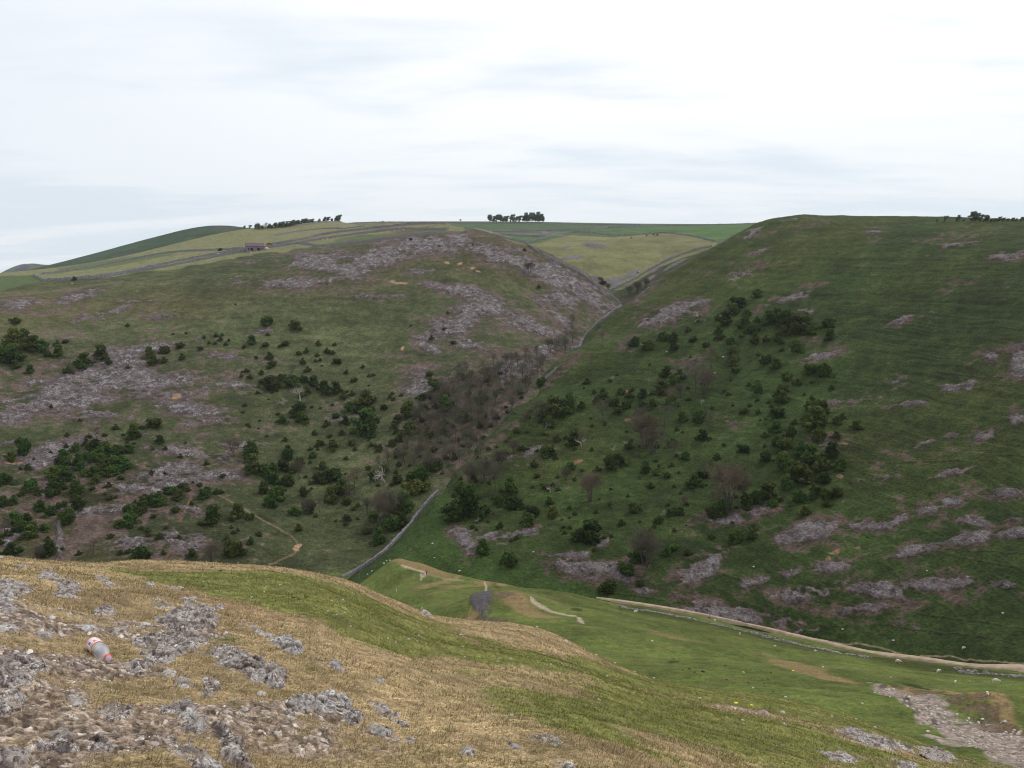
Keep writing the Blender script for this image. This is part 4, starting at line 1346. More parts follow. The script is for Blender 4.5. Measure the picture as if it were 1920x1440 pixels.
def fill(P, n, wmin, wmax, seed):
    r = random.Random(seed); out = []
    x0, x1 = min(p[0] for p in P), max(p[0] for p in P); y0, y1 = min(p[1] for p in P), max(p[1] for p in P)
    tries = 0
    while len(out) < n and tries < 5000:
        tries += 1
        x, y = r.uniform(x0, x1), r.uniform(y0, y1)
        if in_poly(np.array([x]), np.array([y]), P)[0]:
            w_ = r.uniform(wmin, wmax)
            if all((x - a) ** 2 + ((y - b) * 1.6) ** 2 > (0.45 * (w_ + c)) ** 2 * .5 for a, b, c in out):
                out.append((x, y, w_))
    return out


LS, RS = [lh], [rh]
bushes([(28,607,15),(22,652,34,'b'),(43,640,26),(63,655,28),(80,660,24),(17,680,38),(37,676,18),(110,667,20),(123,643,10),(108,649,11),(57,699,16),(157,683,24),(150,690,16),(190,673,26),(203,682,13),(128,699,15),(30,690,13),(5,665,16),(60,644,14),(90,668,12)],
       'ul', 'on the upper left bank', 'bushes along the upper left bank above the scree', LS)
bushes([(282,669,20),(310,662,18),(288,683,16),(308,680,13),(342,674,13),(337,652,15,'m'),(375,656,10),(325,628,5),(349,626,5),(383,634,6),(405,631,8),(417,630,7),(413,639,9),(429,640,6),(403,646,7),(424,647,8),(392,645,6),(472,645,20),(458,652,8),
        (500,610,24),(553,617,24),(502,629,7),(240,690,7,'m'),(442,572,4),(240,612,7,'m')],
       'um', 'on the upper left slope', 'bushes scattered on the upper left slope', LS)
bushes([(498,650,13),(535,648,14),(525,651,8),(597,647,10),(575,661,10),(560,665,10),(613,662,13),(624,664,8),(628,648,8),(595,668,8),(505,673,15),(512,686,15),(480,672,7),(567,682,13),(632,681,16),(577,697,12),(600,677,7),(592,678,6),(462,698,10),(453,707,8),
        (493,719,13),(510,730,34),(530,714,18),(547,724,30),(570,717,18),(588,724,24),(607,732,20),(630,738,24),(577,738,16),(490,700,8),(650,700,9),(665,715,11),(680,690,8),(700,705,8),(610,740,14),(645,748,14),(660,742,12)],
       'mid', 'mid-slope on the left hill', 'bushes in the middle of the left slope', LS)
bushes([(560,775,30),(568,790,26),(530,793,18),(552,783,14),(655,770,22),(685,762,36),(670,775,16),(720,768,16),(686,815,50),(745,790,20),(740,803,16),(612,798,12),(630,783,14),(648,795,16),(755,825,26,'m'),(770,812,28),(618,820,10),(625,840,22),(660,835,16),(700,820,10),
        (712,845,14),(650,796,10),(735,836,16),(690,880,10),(770,780,30,'b'),(866,785,22,'b'),(775,800,18,'m'),(798,770,14,'m'),(590,815,10),(600,835,16),(642,815,12),(588,858,16),(540,850,20),(560,870,18)],
       'lm', 'left of the ravine mouth', 'bushes on the slope left of the ravine mouth', LS)
bushes([(470,858,30,'m'),(475,885,36),(505,890,34),(530,880,26),(540,910,30),(510,905,30),(495,925,24),(520,935,30),(505,950,24),(600,905,26),(625,900,34),(640,925,36),(620,940,28),(650,945,22),(605,880,18,'m'),(540,862,22),(550,885,20),(570,930,18),(580,960,24,'m'),(552,965,18),(650,975,16),(560,995,16),
        (400,978,34),(445,970,28),(470,973,16),(438,1040,36),(470,1020,16),(385,932,24),(425,1015,14),(485,1005,12),(770,900,24,'m'),(790,905,30),(800,885,26),(820,880,26),(780,925,40,'b'),(745,905,24),(720,885,20,'m'),(700,900,18),(760,960,40,'m'),(735,992,38),(700,975,24),(755,985,24),(745,965,30,'b'),(712,1018,30),(765,1013,8),(688,1000,14,'m')],
       'lo', 'beside the zigzag path', 'bushes on the lower left slope by the zigzag path', LS)
sc1 = fill([(75,885),(120,845),(200,840),(268,852),(262,875),(205,908),(90,900)], 24, 16, 30, 1)
sc2 = fill([(0,895),(60,915),(100,905),(160,925),(150,965),(120,985),(60,1010),(0,1010)], 24, 14, 30, 2)
sc3 = fill([(215,985),(240,950),(300,925),(345,905),(360,918),(330,945),(270,965),(235,1000)], 18, 14, 26, 3)
bushes(sc1, 'sc1', 'in scrub above the crags', 'dense scrub above the left crags', LS, 'm', .85)
bushes(sc2, 'sc2', 'in the left-edge scrub', 'scrub at the left edge below the crags', LS, 'm', .85)
bushes(sc3, 'sc3', 'in scrub by the red path', 'strip of scrub left of the red path', LS, 'm', .85)
bushes([(290,800,26),(300,830,16),(180,840,22),(20,865,18),(110,870,16),(265,1050,34),(300,1010,14),(360,1045,18),(20,1045,30),(90,1040,30),(200,880,26,'m'),(225,850,16),(250,822,28,'m'),(240,960,20),(45,850,24),(150,790,6),(96,764,7),(330,960,14),(820,745,34),(835,770,30),(812,722,22),(805,705,14)],
       'lc', 'among the left hill crags', 'bushes among the crags of the left hill', LS)
# right hill
bushes([(1190,648,24),(1215,655,24),(1245,638,22),(1262,640,20),(1265,655,18),(1300,640,16),(1290,622,12),(1420,557,18),(1385,575,30),(1375,590,24),(1400,592,20),(1345,600,14),(1360,608,26),(1395,612,26),(1420,605,14),(1410,625,30),(1440,600,20),(1455,605,30),(1475,612,36),(1500,615,34),
        (1513,600,18),(1470,628,20),(1498,625,36),(1520,625,20),(1553,613,22),(1556,635,20),(1415,642,20),(1435,640,14),(1455,640,16),(1464,645,10),(1493,660,26),(1350,636,16),(1325,650,14),(1375,672,24),(1380,697,18),(1375,685,20),(1437,680,22),(1455,690,22),(1520,700,26),(1545,705,28),
        (1475,712,22),(1467,735,20),(1495,722,14),(1422,735,18),(1347,625,14),(1368,645,20),(1310,600,12)],
       'rt', 'high on the right hill', 'bushes high on the right hill', RS)
bushes([(1462,745,18),(1468,755,24),(1420,752,8),(1405,762,8),(1422,775,10),(1457,782,26),(1520,765,20),(1535,770,30),(1545,778,18),(1530,800,42),(1512,788,18),(1570,795,18),(1605,805,18),(1580,785,12),(1490,795,12),(1455,808,24),(1482,820,20),(1535,825,26),(1567,822,16),(1433,820,12),
        (1470,840,30),(1455,835,20),(1500,852,30),(1520,870,38),(1560,855,30),(1545,880,30),(1575,880,26),(1436,865,22),(1470,880,34),(1500,900,46),(1545,905,26),(1530,885,20),(1475,915,26),(1530,925,24),(1550,935,24),(1570,930,22),(1500,940,28),(1525,935,14),(1510,965,20),(1550,950,16),(1395,848,20),(1345,860,14,'m')],
       'rm', 'in the right hill thicket', 'thicket on the right hill', RS)
bushes([(1280,790,20),(1310,790,26),(1318,825,22),(1395,775,16),(1285,860,18),(1300,910,26),(1318,895,24),(1440,935,36),(1415,945,24),(1400,950,24),(1350,965,36),(1335,970,24),(1450,950,20),(1258,758,22),(1240,740,28),(1265,720,24),(1248,705,24),(1275,710,20),(1205,745,22),(1225,760,20),(1180,745,16),(1165,740,18),
        (1130,745,20),(1150,760,24),(1175,765,20),(1205,770,22),(1160,775,18),(1100,720,14,'m'),(1120,755,16),(1230,890,18,'m'),(1250,895,14),(1210,885,24),(1145,880,30),(1180,840,16),(1260,835,18,'m'),(1220,915,14),(1190,960,26),(1160,870,26),(1145,865,18,'m'),(1260,965,20),(1275,965,18),(1235,980,18,'m'),(1380,1015,30),(1410,1010,20),(1412,995,14,'b')],
       'rc', 'midway up the right hill', 'bushes on the middle of the right hill', RS)
bushes([(1040,780,44,'m'),(1065,770,40,'m'),(1030,800,22),(1090,765,16,'m'),(1015,780,14),(1080,815,14),(1075,835,28),(1025,855,34),(980,845,14),(955,830,14,'m'),(1000,875,16,'m'),(960,925,30),(970,950,22),(935,945,22,'m'),(875,965,60),(855,975,34),(900,975,22),(845,975,18,'b'),(960,955,26),(990,985,30),(1000,965,28),(1030,945,16),(1035,970,26),
        (905,1035,30),(955,1060,34),(938,990,14),(1105,1015,46),(1085,1010,22),(1140,1110,32),(1175,1075,34,'b'),(1200,1050,30),(1165,985,14),(1250,1040,22,'m'),(1262,1030,18,'b'),(1200,1100,18),(1290,1040,16),(1335,1010,14),(1015,720,18,'m'),(890,750,16),(940,760,20),(1070,880,20),(1120,885,14,'m')],
       'rl', 'right of the lower ravine', 'bushes on the lower right hill near the ravine', RS)

# leafless trees
rav = fill([(745,880),(770,800),(810,740),(860,700),(930,690),(1030,660),(1075,610),(1085,640),(1010,720),(930,800),(860,870),(800,900)], 135, 15, 28, 11)
for x, y, w_ in rav:
    put(bare_me, x, y, 20, 'rav', 'bare_tree', 'leafless purple-brown tree', 'in the wooded ravine', 'tree', 'leafless trees in the ravine', [lh, rh], 1, hpx=w_ * 1.35)
for x, y, h_, k in [(665,927,52,0),(655,940,30,0),(927,923,52,0),(907,905,48,1),(880,905,40,1),(850,915,40,0),(717,985,62,1),(735,975,55,1),(690,965,34,0),(440,855,36,0),(563,898,34,0),(590,905,30,0),(547,710,30,0),(540,722,16,0),(140,805,20,0),(180,828,28,0),(397,1058,40,1),
                    (420,1040,28,0),(575,965,30,1),(600,960,28,0),(710,880,30,0),(730,870,26,0),(993,513,22,1),(760,870,34,0),(285,850,16,0),(70,1050,26,1),(10,1000,30,0),(175,1040,30,0)]:
    put(bare_wide if k else bare_me, x, y, 20, 'lb', 'bare_tree', 'leafless brown %s tree' % ('spreading' if k else 'slender'), 'on the left slope', 'tree', 'leafless trees on the left slope', [lh, rh], 1, hpx=h_)
for x, y, h_, k in [(1130,797,50,0),(1247,800,48,0),(1210,840,66,1),(1225,850,56,1),(1205,800,40,0),(1107,940,58,1),(1210,1062,74,1),(1190,1050,40,0),(1365,950,84,1),(1345,955,50,0),(1390,945,46,0),(1305,735,60,0),(1320,738,50,1),(1335,690,38,0),(1107,690,28,0),(1130,645,24,0),
                    (1060,660,28,0),(1090,830,28,0),(1260,860,36,0),(1010,790,40,0),(990,800,36,0),(1260,760,34,0),(1275,745,26,1),(1330,800,30,0),(965,850,30,1),(940,880,40,1),(900,860,36,0),(1280,950,24,0),(1020,900,24,0),(1060,900,26,1)]:
    put(bare_wide if k else bare_me, x, y, 20, 'rb', 'bare_tree', 'leafless grey-brown %s tree' % ('spreading' if k else 'slender'), 'on the right hill', 'tree', 'leafless trees on the right hill', RS, 1, hpx=h_)
for x, y, h_, ln in [(563,752,34,.2),(533,758,22,1.0),(722,905,40,.3),(715,900,22,.9),(1023,803,18,.6),(1033,924,16,0),(897,980,12,.4),(1062,880,14,1.0),(1090,838,22,.1),(1303,603,24,.7),(1380,530,24,.9),(1150,845,16,1.0),(1315,758,12,.3),(1455,935,22,1.1),(1240,965,14,1.1),(180,822,24,0),(1172,835,12,0)]:
    put([(m[0], None) for m in dead_me], x, y, 20, 'dead', 'dead_tree', 'bleached white dead tree', 'among the green bushes', 'dead tree', 'bleached dead trees on the slopes', None, 1, hpx=h_ * 1.1, lean=ln)


# hilltop trees
def tree_variant(seed, lean, h=1.0):
    r = random.Random(seed)
    lumps = []
    for i in range(11):
        a = r.uniform(0, 6.28); q = r.uniform(0, .26)
        lumps.append((q * math.cos(a), q * math.sin(a), r.uniform(.20, .84), r.uniform(.11, .22), r.uniform(.11, .22), r.uniform(.09, .17)))
    co, fa = leaf_cloud(lumps, 1300, .032, seed, lean)
    mb = MB(); rr = random.Random(seed)
    mb.tube((0, 0, -.15), (lean * .35, 0, .4), .034, .022, 6)
    for i in range(7):
        a = rr.uniform(0, 6.28)
        mb.tube((lean * .3, 0, .32), (lean * .7 + .22 * math.cos(a), .22 * math.sin(a), rr.uniform(.55, .8)), .014, .004, 4)
    return mesh_from('crown', co, fa, M_leaf_far), mb.mesh('trunk', M_bark)


TV = [tree_variant(500 + i, l) for i, l in enumerate((.25, .3, .2, .35, .15))]


def hilltree(x, y, h_, key, where, group, sheets, phrase='round green tree', low=False):
    p = hit(x, y, sheets); s = 1.3 * h_ * p.length / F
    o = empty('hilltop_tree', (p.x, p.y, p.z - .02 * s)); rr = random.Random(int(x * 3))
    c, t = TV[rr.randrange(5)]
    link('crown', c, o); link('trunk', t, o)
    k = 1.25 if low else 1.0
    o.scale = (s * k, s * k, s)
    o.rotation_euler.z = rr.uniform(-.5, .5)
    queue(key, o, x, phrase, where, 'tree', group)


for x, h_ in [(918,14),(924,11),(930,13),(938,13),(943,10),(948,11),(957,13),(962,9),(967,10),(973,11),(982,16),(987,11),(990,14),(997,18),(1004,17),(1009,13),(1012,14),(1017,10)]:
    hilltree(x, 417, h_, 'clump', 'in the central skyline clump', 'clump of trees on the central skyline', [pl], 'wind-bent green tree')
for x, y, h_ in [(457,429,5),(467,429,6),(478,430,8),(484,430,7),(492,430,7),(503,429,8),(509,429,6),(517,428,10),(522,427,9),(528,427,10),(535,426,9),(541,425,9),(547,424,10),(553,423,8),(559,422,9),(565,421,9),(571,420,9),(577,420,8),(584,419,7),(597,417,6),(607,416,8),(613,416,8),(622,416,6),(629,416,10),(634,416,11)]:
    hilltree(x, y, h_, 'row', 'in the row above the barn', 'row of trees on the left skyline', [lh, fh] if x < 470 else [lh], 'rounded green tree', True)
for x, h_ in [(1756,4),(1770,9),(1794,10),(1806,4),(1821,15),(1826,12),(1835,11),(1844,5),(1849,11),(1857,5),(1864,5),(1870,7),(1879,6),(1888,5),(1897,6),(1904,5),(1914,7)]:
    hilltree(x, 416, h_, 'rsky', 'on the right skyline', 'wind-bent trees on the right skyline', [rh], 'dark wind-bent thorn tree', h_ < 8)
for x, y, h_ in [(485,430,13),(498,430,13),(864,417,7)]:
    put(bare_me, x, y, 20, 'skyb', 'bare_tree', 'tall leafless tree', 'standing on the left skyline', 'tree', 'leafless trees on the skyline', [lh, pl], 1, hpx=h_)
for x, y, h_ in [(1195,550,24),(1180,552,18),(1210,540,18),(1140,545,14),(1125,530,12)]:
    put(bare_wide, x, y, 20, 'ug', 'bare_tree', 'low leafless thorn', 'in the upper cleft', 'tree', 'leafless thorns in the upper cleft', [pl, rh], 1, hpx=h_)
bushes([(139,526,8),(413,470,7),(718,417,4),(984,470,6),(1130,533,12),(824,463,5),(770,450,6),(886,460,5),(1010,540,8),(840,588,6),(809,637,10),(770,612,5),(833,618,7),(850,645,10)], 'fb', 'in the high fields', 'lone bushes in the high fields', [lh, pl])
plant_bushes()
flush()


# ------------------------------------------------------------------ barn and vehicles
M_barn = simple_mat('grey_stone_barn_wall', (0.20, 0.165, 0.185), .9, .3, .8, 0)
M_roof = simple_mat('purple_brown_slate', (0.13, 0.088, 0.105), .8, .25, 1.0, 0)
M_dark = simple_mat('dark_opening', (0.02, 0.018, 0.018), .9, .2)
M_brick = simple_mat('red_brick', (0.42, 0.125, 0.075), .9, .2, 1.5, 0)
M_white = simple_mat('white_paint', (0.78, 0.78, 0.78), .4, .04)
M_silver = simple_mat('pale_blue_paint', (0.50, 0.56, 0.66), .35, .05)
M_yellow = simple_mat('yellow_paint', (0.75, 0.52, 0.10), .45, .08)
M_glass = simple_mat('dark_window_glass', (0.03, 0.035, 0.04), .15, .1, 3, 0, .5)
M_rubber = simple_mat('black_rubber', (0.02, 0.02, 0.02), .8, .1)


def building(px_c, wpx, hpx, depth, wall, roof, label, name, cat, doors, gable=False):
    p = hit(px_c[0], px_c[1], [lh]); D = p.length
    w_ = wpx * D / F; h_ = hpx * D / F; eave = h_ * (.55 if not gable else .62)
    az = math.atan2(p.x, p.y)
    o = empty(name, p, -az + (0.06 if not gable else 0))
    mb = MB(); mb.box((0, 0, eave / 2 - 1), (w_, depth, eave + 2))
    if gable:      # gable faces the camera
        b = len(mb.co); y0, y1 = -depth / 2, depth / 2
        mb.co += [(-w_ / 2, y0, eave), (w_ / 2, y0, eave), (0, y0, h_), (-w_ / 2, y1, eave), (w_ / 2, y1, eave), (0, y1, h_)]
        mb.fa += [[b, b + 1, b + 2], [b + 5, b + 4, b + 3], [b, b + 2, b + 5, b + 3], [b + 2, b + 1, b + 4, b + 5]]
    else:
        b = len(mb.co)
        mb.co += [(-w_ / 2, -depth / 2, eave), (-w_ / 2, depth / 2, eave), (-w_ / 2, 0, h_), (w_ / 2, -depth / 2, eave), (w_ / 2, depth / 2, eave), (w_ / 2, 0, h_)]
        mb.fa += [[b, b + 2, b + 1], [b + 3, b + 4, b + 5]]
    mb.build('wall', wall, o)
    rf = MB(); b = 0; t = .35; ov = .5
    if gable:
        for sx_ in (-1, 1):
            b = len(rf.co)
            rf.co += [(0, -depth / 2 - ov, h_ + .05), (0, depth / 2 + ov, h_ + .05), (sx_ * (w_ / 2 + ov), depth / 2 + ov, eave - .2), (sx_ * (w_ / 2 + ov), -depth / 2 - ov, eave - .2),
                      (0, -depth / 2 - ov, h_ + .05 + t), (0, depth / 2 + ov, h_ + .05 + t), (sx_ * (w_ / 2 + ov), depth / 2 + ov, eave - .2 + t), (sx_ * (w_ / 2 + ov), -depth / 2 - ov, eave - .2 + t)]
            rf.fa += [[b + i for i in f] for f in ((0, 1, 2, 3), (7, 6, 5, 4), (0, 3, 7, 4), (1, 5, 6, 2), (3, 2, 6, 7))]
    else:
        for sy_ in (-1, 1):
            b = len(rf.co)
            rf.co += [(-w_ / 2 - ov, 0, h_ + .05), (w_ / 2 + ov, 0, h_ + .05), (w_ / 2 + ov, sy_ * (depth / 2 + ov), eave - .2), (-w_ / 2 - ov, sy_ * (depth / 2 + ov), eave - .2),
                      (-w_ / 2 - ov, 0, h_ + .05 + t), (w_ / 2 + ov, 0, h_ + .05 + t), (w_ / 2 + ov, sy_ * (depth / 2 + ov), eave - .2 + t), (-w_ / 2 - ov, sy_ * (depth / 2 + ov), eave - .2 + t)]
            rf.fa += [[b + i for i in f] for f in ((0, 1, 2, 3), (7, 6, 5, 4), (0, 3, 7, 4), (1, 5, 6, 2), (3, 2, 6, 7))]
    rf.build('roof', roof, o)
    for fx, fw, fh_, fz in doors:
        d = MB(); d.box((fx * w_, -depth / 2 - .06, fz + fh_ / 2), (fw, .2, fh_)); d.build('doorway', M_dark, o)
    tag(o, label, cat)
    return o


building((478, 470), 29, 13, 11, M_barn, M_roof, 'long grey stone barn with purple slate roof in the high fields', 'stone_barn', 'barn', [(-.2, 2.6, 2.4, 0), (.2, 2.6, 2.4, 0), (-.38, 1.2, 1.6, .6), (.40, 1.0, 1.2, 1.2)])
building((505, 464), 9, 8, 5, M_brick, M_roof, 'small red brick gabled outhouse just right of the stone barn', 'brick_outhouse', 'outhouse', [(.12, 1.8, 2.0, 0), (-.05, .8, .8, 3.0)], True)


def car(x, y, mat, label, name='parked_car', cat='car', van=False):
    p = hit(x, y, [lh]); o = empty(name, (p.x, p.y, top(p.x, p.y)), -math.atan2(p.x, p.y) + .2)
    b = MB(); b.box((0, 0, .75), (4.3, 1.75, .7), 0, .96); b.box((.1 if not van else -.5, 0, 1.35), (2.3 if not van else 3.2, 1.6, .6 if not van else 1.0), 0, .84); b.build('body', mat, o)
    g = MB(); g.box((.1 if not van else 1.0, 0, 1.34), (2.15 if not van else .8, 1.66, .38), 0, .88); g.build('window', M_glass, o)
    for sx_ in (-1.35, 1.35):
        for sy_ in (-.82, .82):
            wl = MB(); wl.tube((sx_, sy_ - .12, .36), (sx_, sy_ + .12, .36), .36, .36, 12, True); wl.build('wheel', M_rubber, o)
    tag(o, label, cat, 'vehicles parked by the barn')


car(476, 471, M_silver, 'pale blue-grey car parked against the front of the stone barn')
car(492, 468, M_yellow, 'yellow car parked between the stone barn and the brick outhouse')
car(501, 467, M_white, 'white van parked in front of the red brick outhouse', 'parked_van', 'van', True)

# ------------------------------------------------------------------ animals and walkers
M_fleece = simple_mat('cream_fleece', (0.62, 0.55, 0.44), .95, .15, 6, .02)
M_face = simple_mat('dark_sheep_face', (0.25, 0.21, 0.18), .9, .2)
M_cow = simple_mat('dark_brown_hide', (0.05, 0.03, 0.022), .8, .3)


def skin_mesh(name, verts, edges, radii, mat, levels=1, root=0):
    me = bpy.data.meshes.new(name)
    me.from_pydata(verts, edges, [])
    o = bpy.data.objects.new(name, me); COL.objects.link(o)
    mod = o.modifiers.new('skin', 'SKIN')
    if not me.skin_vertices:
        me.skin_vertices.new()
    for i, r_ in enumerate(radii):
        v = me.skin_vertices[0].data[i]
        v.radius = r_ if isinstance(r_, tuple) else (r_, r_)
        v.use_root = (i == root)
    s = o.modifiers.new('sub', 'SUBSURF'); s.levels = levels; s.render_levels = levels
    dg = bpy.context.evaluated_depsgraph_get()
    out = bpy.data.meshes.new_from_object(o.evaluated_get(dg))
    bpy.data.objects.remove(o)
    out.materials.clear(); out.materials.append(mat)
    out.polygons.foreach_set('use_smooth', [True] * len(out.polygons))
    out.name = name
    return out


def quadruped(name, mat, L, neck=(.25, -.18)):
    h = .62
    v = [(0, 0, h), (.32, 0, h), (-.32, 0, h + .01), (.50, 0, h + neck[0] * .3), (.66, 0, h + neck[1] * .6 + .05), (.80, 0, h + neck[1]), (-.48, 0, h - .1)]
    e = [(0, 1), (0, 2), (1, 3), (3, 4), (4, 5), (2, 6)]
    r_ = [.25, .22, .22, .14, .10, .05, .05]
    for sx_, s in ((.28, 1), (-.32, -1)):
        for sy_ in (-.12, .12):
            b = len(v); anchor = 1 if sx_ > 0 else 2
            v += [(sx_, sy_, h - .22), (sx_ - .02 * s, sy_, .25), (sx_, sy_, .02)]
            e += [(anchor, b), (b, b + 1), (b + 1, b + 2)]; r_ += [.08, .04, .035]
    me = skin_mesh(name, v, e, r_, mat, 1)
    me.transform(Matrix.Scale(L, 4))
    return me


me_sheep = quadruped('body', M_fleece, .95)
hd = MB(); hd.blob((.78, 0, .50), (.10, .065, .07), 3, 8, 6, .05); hd.blob((.70, .09, .54), (.02, .06, .02), 4, 6, 4, .05); hd.blob((.70, -.09, .54), (.02, .06, .02), 5, 6, 4, .05)
me_head = hd.mesh('face', M_face, True); me_head.transform(Matrix.Scale(.95, 4))
me_cow = quadruped('cow', M_cow, 1.9, (.3, -.25))


LAST = [None]
PEND.clear()


def sheep(x, y, px_len, rz, label, group, sheets=None, parts=True):
    p = hit(x, y, sheets); s = px_len * p.length / F / 1.15
    if parts:
        o = empty('sheep', p, rz); link('body', me_sheep, o); link('face', me_head, o)
    else:
        o = link('sheep', me_sheep, None, p); o.rotation_euler.z = rz
    o.scale = (s, s, s)
    tag(o, label, 'sheep', group)
    LAST[0] = o


GSH = 'sheep grazing below the track'
sheep(1683, 1244, 10, -.5, 'cream sheep just below the track, above the brown eroded bank', GSH)
sheep(1759, 1262, 9, .3, 'cream sheep on the bright slope, highest of the four at the right', GSH)
sheep(1791, 1282, 8, -2.2, 'smaller grey-white sheep in the middle of the right slope', GSH)
sheep(1866, 1282, 12, -.5, 'largest cream sheep, facing down to the right near the right edge', GSH)
sheep(1851, 1305, 10, -1.9, 'plump sheep seen from behind, lowest on the right slope', GSH)
sheep(1528, 1223, 6, 0, 'small pale sheep close under the rubble line of the track', GSH)
sheep(1452, 1214, 6, .2, 'small pale sheep left of the brown patch below the track', GSH)
sheep(1387, 1190, 5, 1.0, 'tiny pinkish sheep at the near edge of the track verge', GSH)
sheep(1191, 1150, 8, .1, 'pale sheep on the green slope just below the start of the track', GSH)
sheep(1806, 1218, 7, .1, 'lone white sheep on the dark slope above the track', 'sheep on the dark meadow', [rh])
sheep(861, 1073, 6, 0, 'lone white sheep just behind the green spur', 'sheep on the dark meadow', [rh])
for i, (x, y) in enumerate([(613,449),(625,448),(606,450),(693,439),(697,440),(715,439),(740,434),(757,432),(410,477),(400,487),(470,474),(330,487),(221,512),(135,533)]):
    sheep(x, y, 3.2, i * 1.3, 'x', 'tiny sheep in the high fields', [lh], False)
    queue('ts', LAST[0], x, 'tiny white sheep', 'in the high walled fields', 'sheep', 'tiny sheep in the high fields')
flush()
COWS = [(1225,442,5,'dark cow near the top of the olive pasture, middle of three'), (1232,442,5,'dark cow near the top of the olive pasture, rightmost of three'), (1212,443,4,'dark cow near the top of the olive pasture, leftmost of three'),
        (1184,448,4,'lone dark cow left of the three in the olive pasture'), (1196,512,4,'dark cow low in the olive pasture by the ravine wall')]
for x, y, l_, lab in COWS:
    p = hit(x, y, [pl]); o = link('cow', me_cow, None, p); s = l_ * p.length / F / 2.3
    o.scale = (s, s, s); o.rotation_euler.z = x; tag(o, lab, 'cow', 'cows in the olive pasture')

M_skinm = simple_mat('skin', (0.50, 0.31, 0.22), .6, .08)
M_hair = simple_mat('dark_hair', (0.04, 0.028, 0.02), .7, .2)


def person(x, y, rz, jacket, trousers, label, hat=None, stride=.12):
    p = hit(x, y, [spur]); o = empty('person', p, rz)
    v = [(0, 0, .95), (0, 0, 1.15), (0, .01, 1.38), (0, .02, 1.50), (0, .03, 1.60), (0, .035, 1.70),
         (.10, 0, .90), (.11, stride, .50), (.11, stride * 1.4 - .08, .08), (.11, stride * 1.6 + .06, .03),
         (-.10, 0, .90), (-.11, -stride * .5, .50), (-.11, -stride * 1.6, .10), (-.11, -stride * 1.4 + .08, .03),
         (.19, 0, 1.42), (.25, -.06, 1.14), (.24, .08, .92), (.24, .13, .84), (-.19, 0, 1.42), (-.25, .08, 1.15), (-.24, .16, .96), (-.24, .2, .88)]
    e = [(0, 1), (1, 2), (2, 3), (3, 4), (4, 5), (0, 6), (6, 7), (7, 8), (8, 9), (0, 10), (10, 11), (11, 12), (12, 13), (2, 14), (14, 15), (15, 16), (16, 17), (2, 18), (18, 19), (19, 20), (20, 21)]
    rd = [(.15, .1), (.13, .1), (.16, .11), .06, .10, .07, .085, .062, .045, .04, .085, .062, .045, .04, .06, .045, .035, .03, .06, .045, .035, .03]
    link('body', skin_mesh('body', v, e, rd, M_skinm, 2), o)
    up = [0, 1, 2, 14, 15, 16, 18, 19, 20]; mp = {k: i for i, k in enumerate(up)}
    link('jacket', skin_mesh('jacket', [v[i] for i in up], [(mp[a], mp[b]) for a, b in e if a in mp and b in mp],
                             [tuple(q + .022 for q in rd[i]) if isinstance(rd[i], tuple) else rd[i] + .02 for i in up], jacket, 2), o)
    lo_ = [0, 6, 7, 8, 10, 11, 12]; mp = {k: i for i, k in enumerate(lo_)}
    link('trousers', skin_mesh('trousers', [v[i] for i in lo_], [(mp[a], mp[b]) for a, b in e if a in mp and b in mp],
                               [tuple(q + .02 for q in rd[i]) if isinstance(rd[i], tuple) else rd[i] + .02 for i in lo_], trousers, 2), o)
    hb = MB(); hb.blob((0, .01, 1.70), (.105, .115, .09), 1, 10, 8, .04); hb.build('hat' if hat else 'hair', hat or M_hair, o, True)
    s = 9.3 * p.length / F / 1.75
    o.scale = (s, s, s)
    tag(o, label, 'person', 'walkers on the spur path')


person(800, 1078.5, .4, simple_mat('red_jacket', (0.55, 0.03, 0.03), .8, .1), simple_mat('black_trousers', (0.02, 0.02, 0.03), .8, .1), 'walker in a red top and dark trousers on the spur path, right of the other')
person(789, 1083.5, 3.4, simple_mat('white_shirt', (0.80, 0.82, 0.85), .8, .05), simple_mat('white_trousers', (0.70, 0.72, 0.76), .8, .05), 'walker in white clothes following the spur path, left of the other', simple_mat('pale_blue_hat', (0.5, 0.6, 0.75), .8, .1))


def post(x, y, hpx, mat, label, sheets):
    p = hit(x, y, sheets); h_ = hpx * p.length / F
    mb = MB(); mb.tube((0, 0, -.3), (0, 0, h_), .07, .06, 7, True); mb.box((0, 0, h_), (.2, .2, .08))
    o = mb.build('marker_post', mat); o.location = p; tag(o, label, 'post')


post(743.5, 1110, 5, M_white, 'thin white marker post on the green side of the spur', [spur])
post(674.5, 1087, 12, simple_mat('weathered_post', (.2, .2, .15), .9, .2), 'weathered wooden post beside the broad grey valley wall', [rh])

# ------------------------------------------------------------------ limestone outcrops in the foreground
def rock_mat(name, dark, mid, pale, s=1.0):
    m, n = new_mat(name)
    pos = n.n('ShaderNodeNewGeometry').outputs['Position']
    oc = n.n('ShaderNodeAttribute', attribute_name='crev').outputs['Fac']
    mp = n.n('ShaderNodeMapping', {'Vector': pos, 'Rotation': (0, 0, .6), 'Scale': (1, .5, 1.8)}).outputs[0]
    k1 = n.noise(mp, 9 * s, 6, .68, .3)
    k2 = n.noise(pos, 42 * s, 4, .7)
    k3 = n.noise(pos, 5 * s, 3, .5)
    c = n.mix(n.rng(k1, .40, .58), dark, mid)
    pl_ = n.math('MULTIPLY', n.rng(k2, .50, .56), n.rng(k3, .44, .58))
    c = n.mix(pl_, c, pale)
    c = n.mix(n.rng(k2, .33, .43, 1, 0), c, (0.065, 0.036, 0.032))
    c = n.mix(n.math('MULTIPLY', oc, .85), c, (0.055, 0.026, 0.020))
    finish(n, c, .92, n.math('ADD', n.math('MULTIPLY', k1, 2.0), k2), .03 / s, 1.0, .15)
    return m


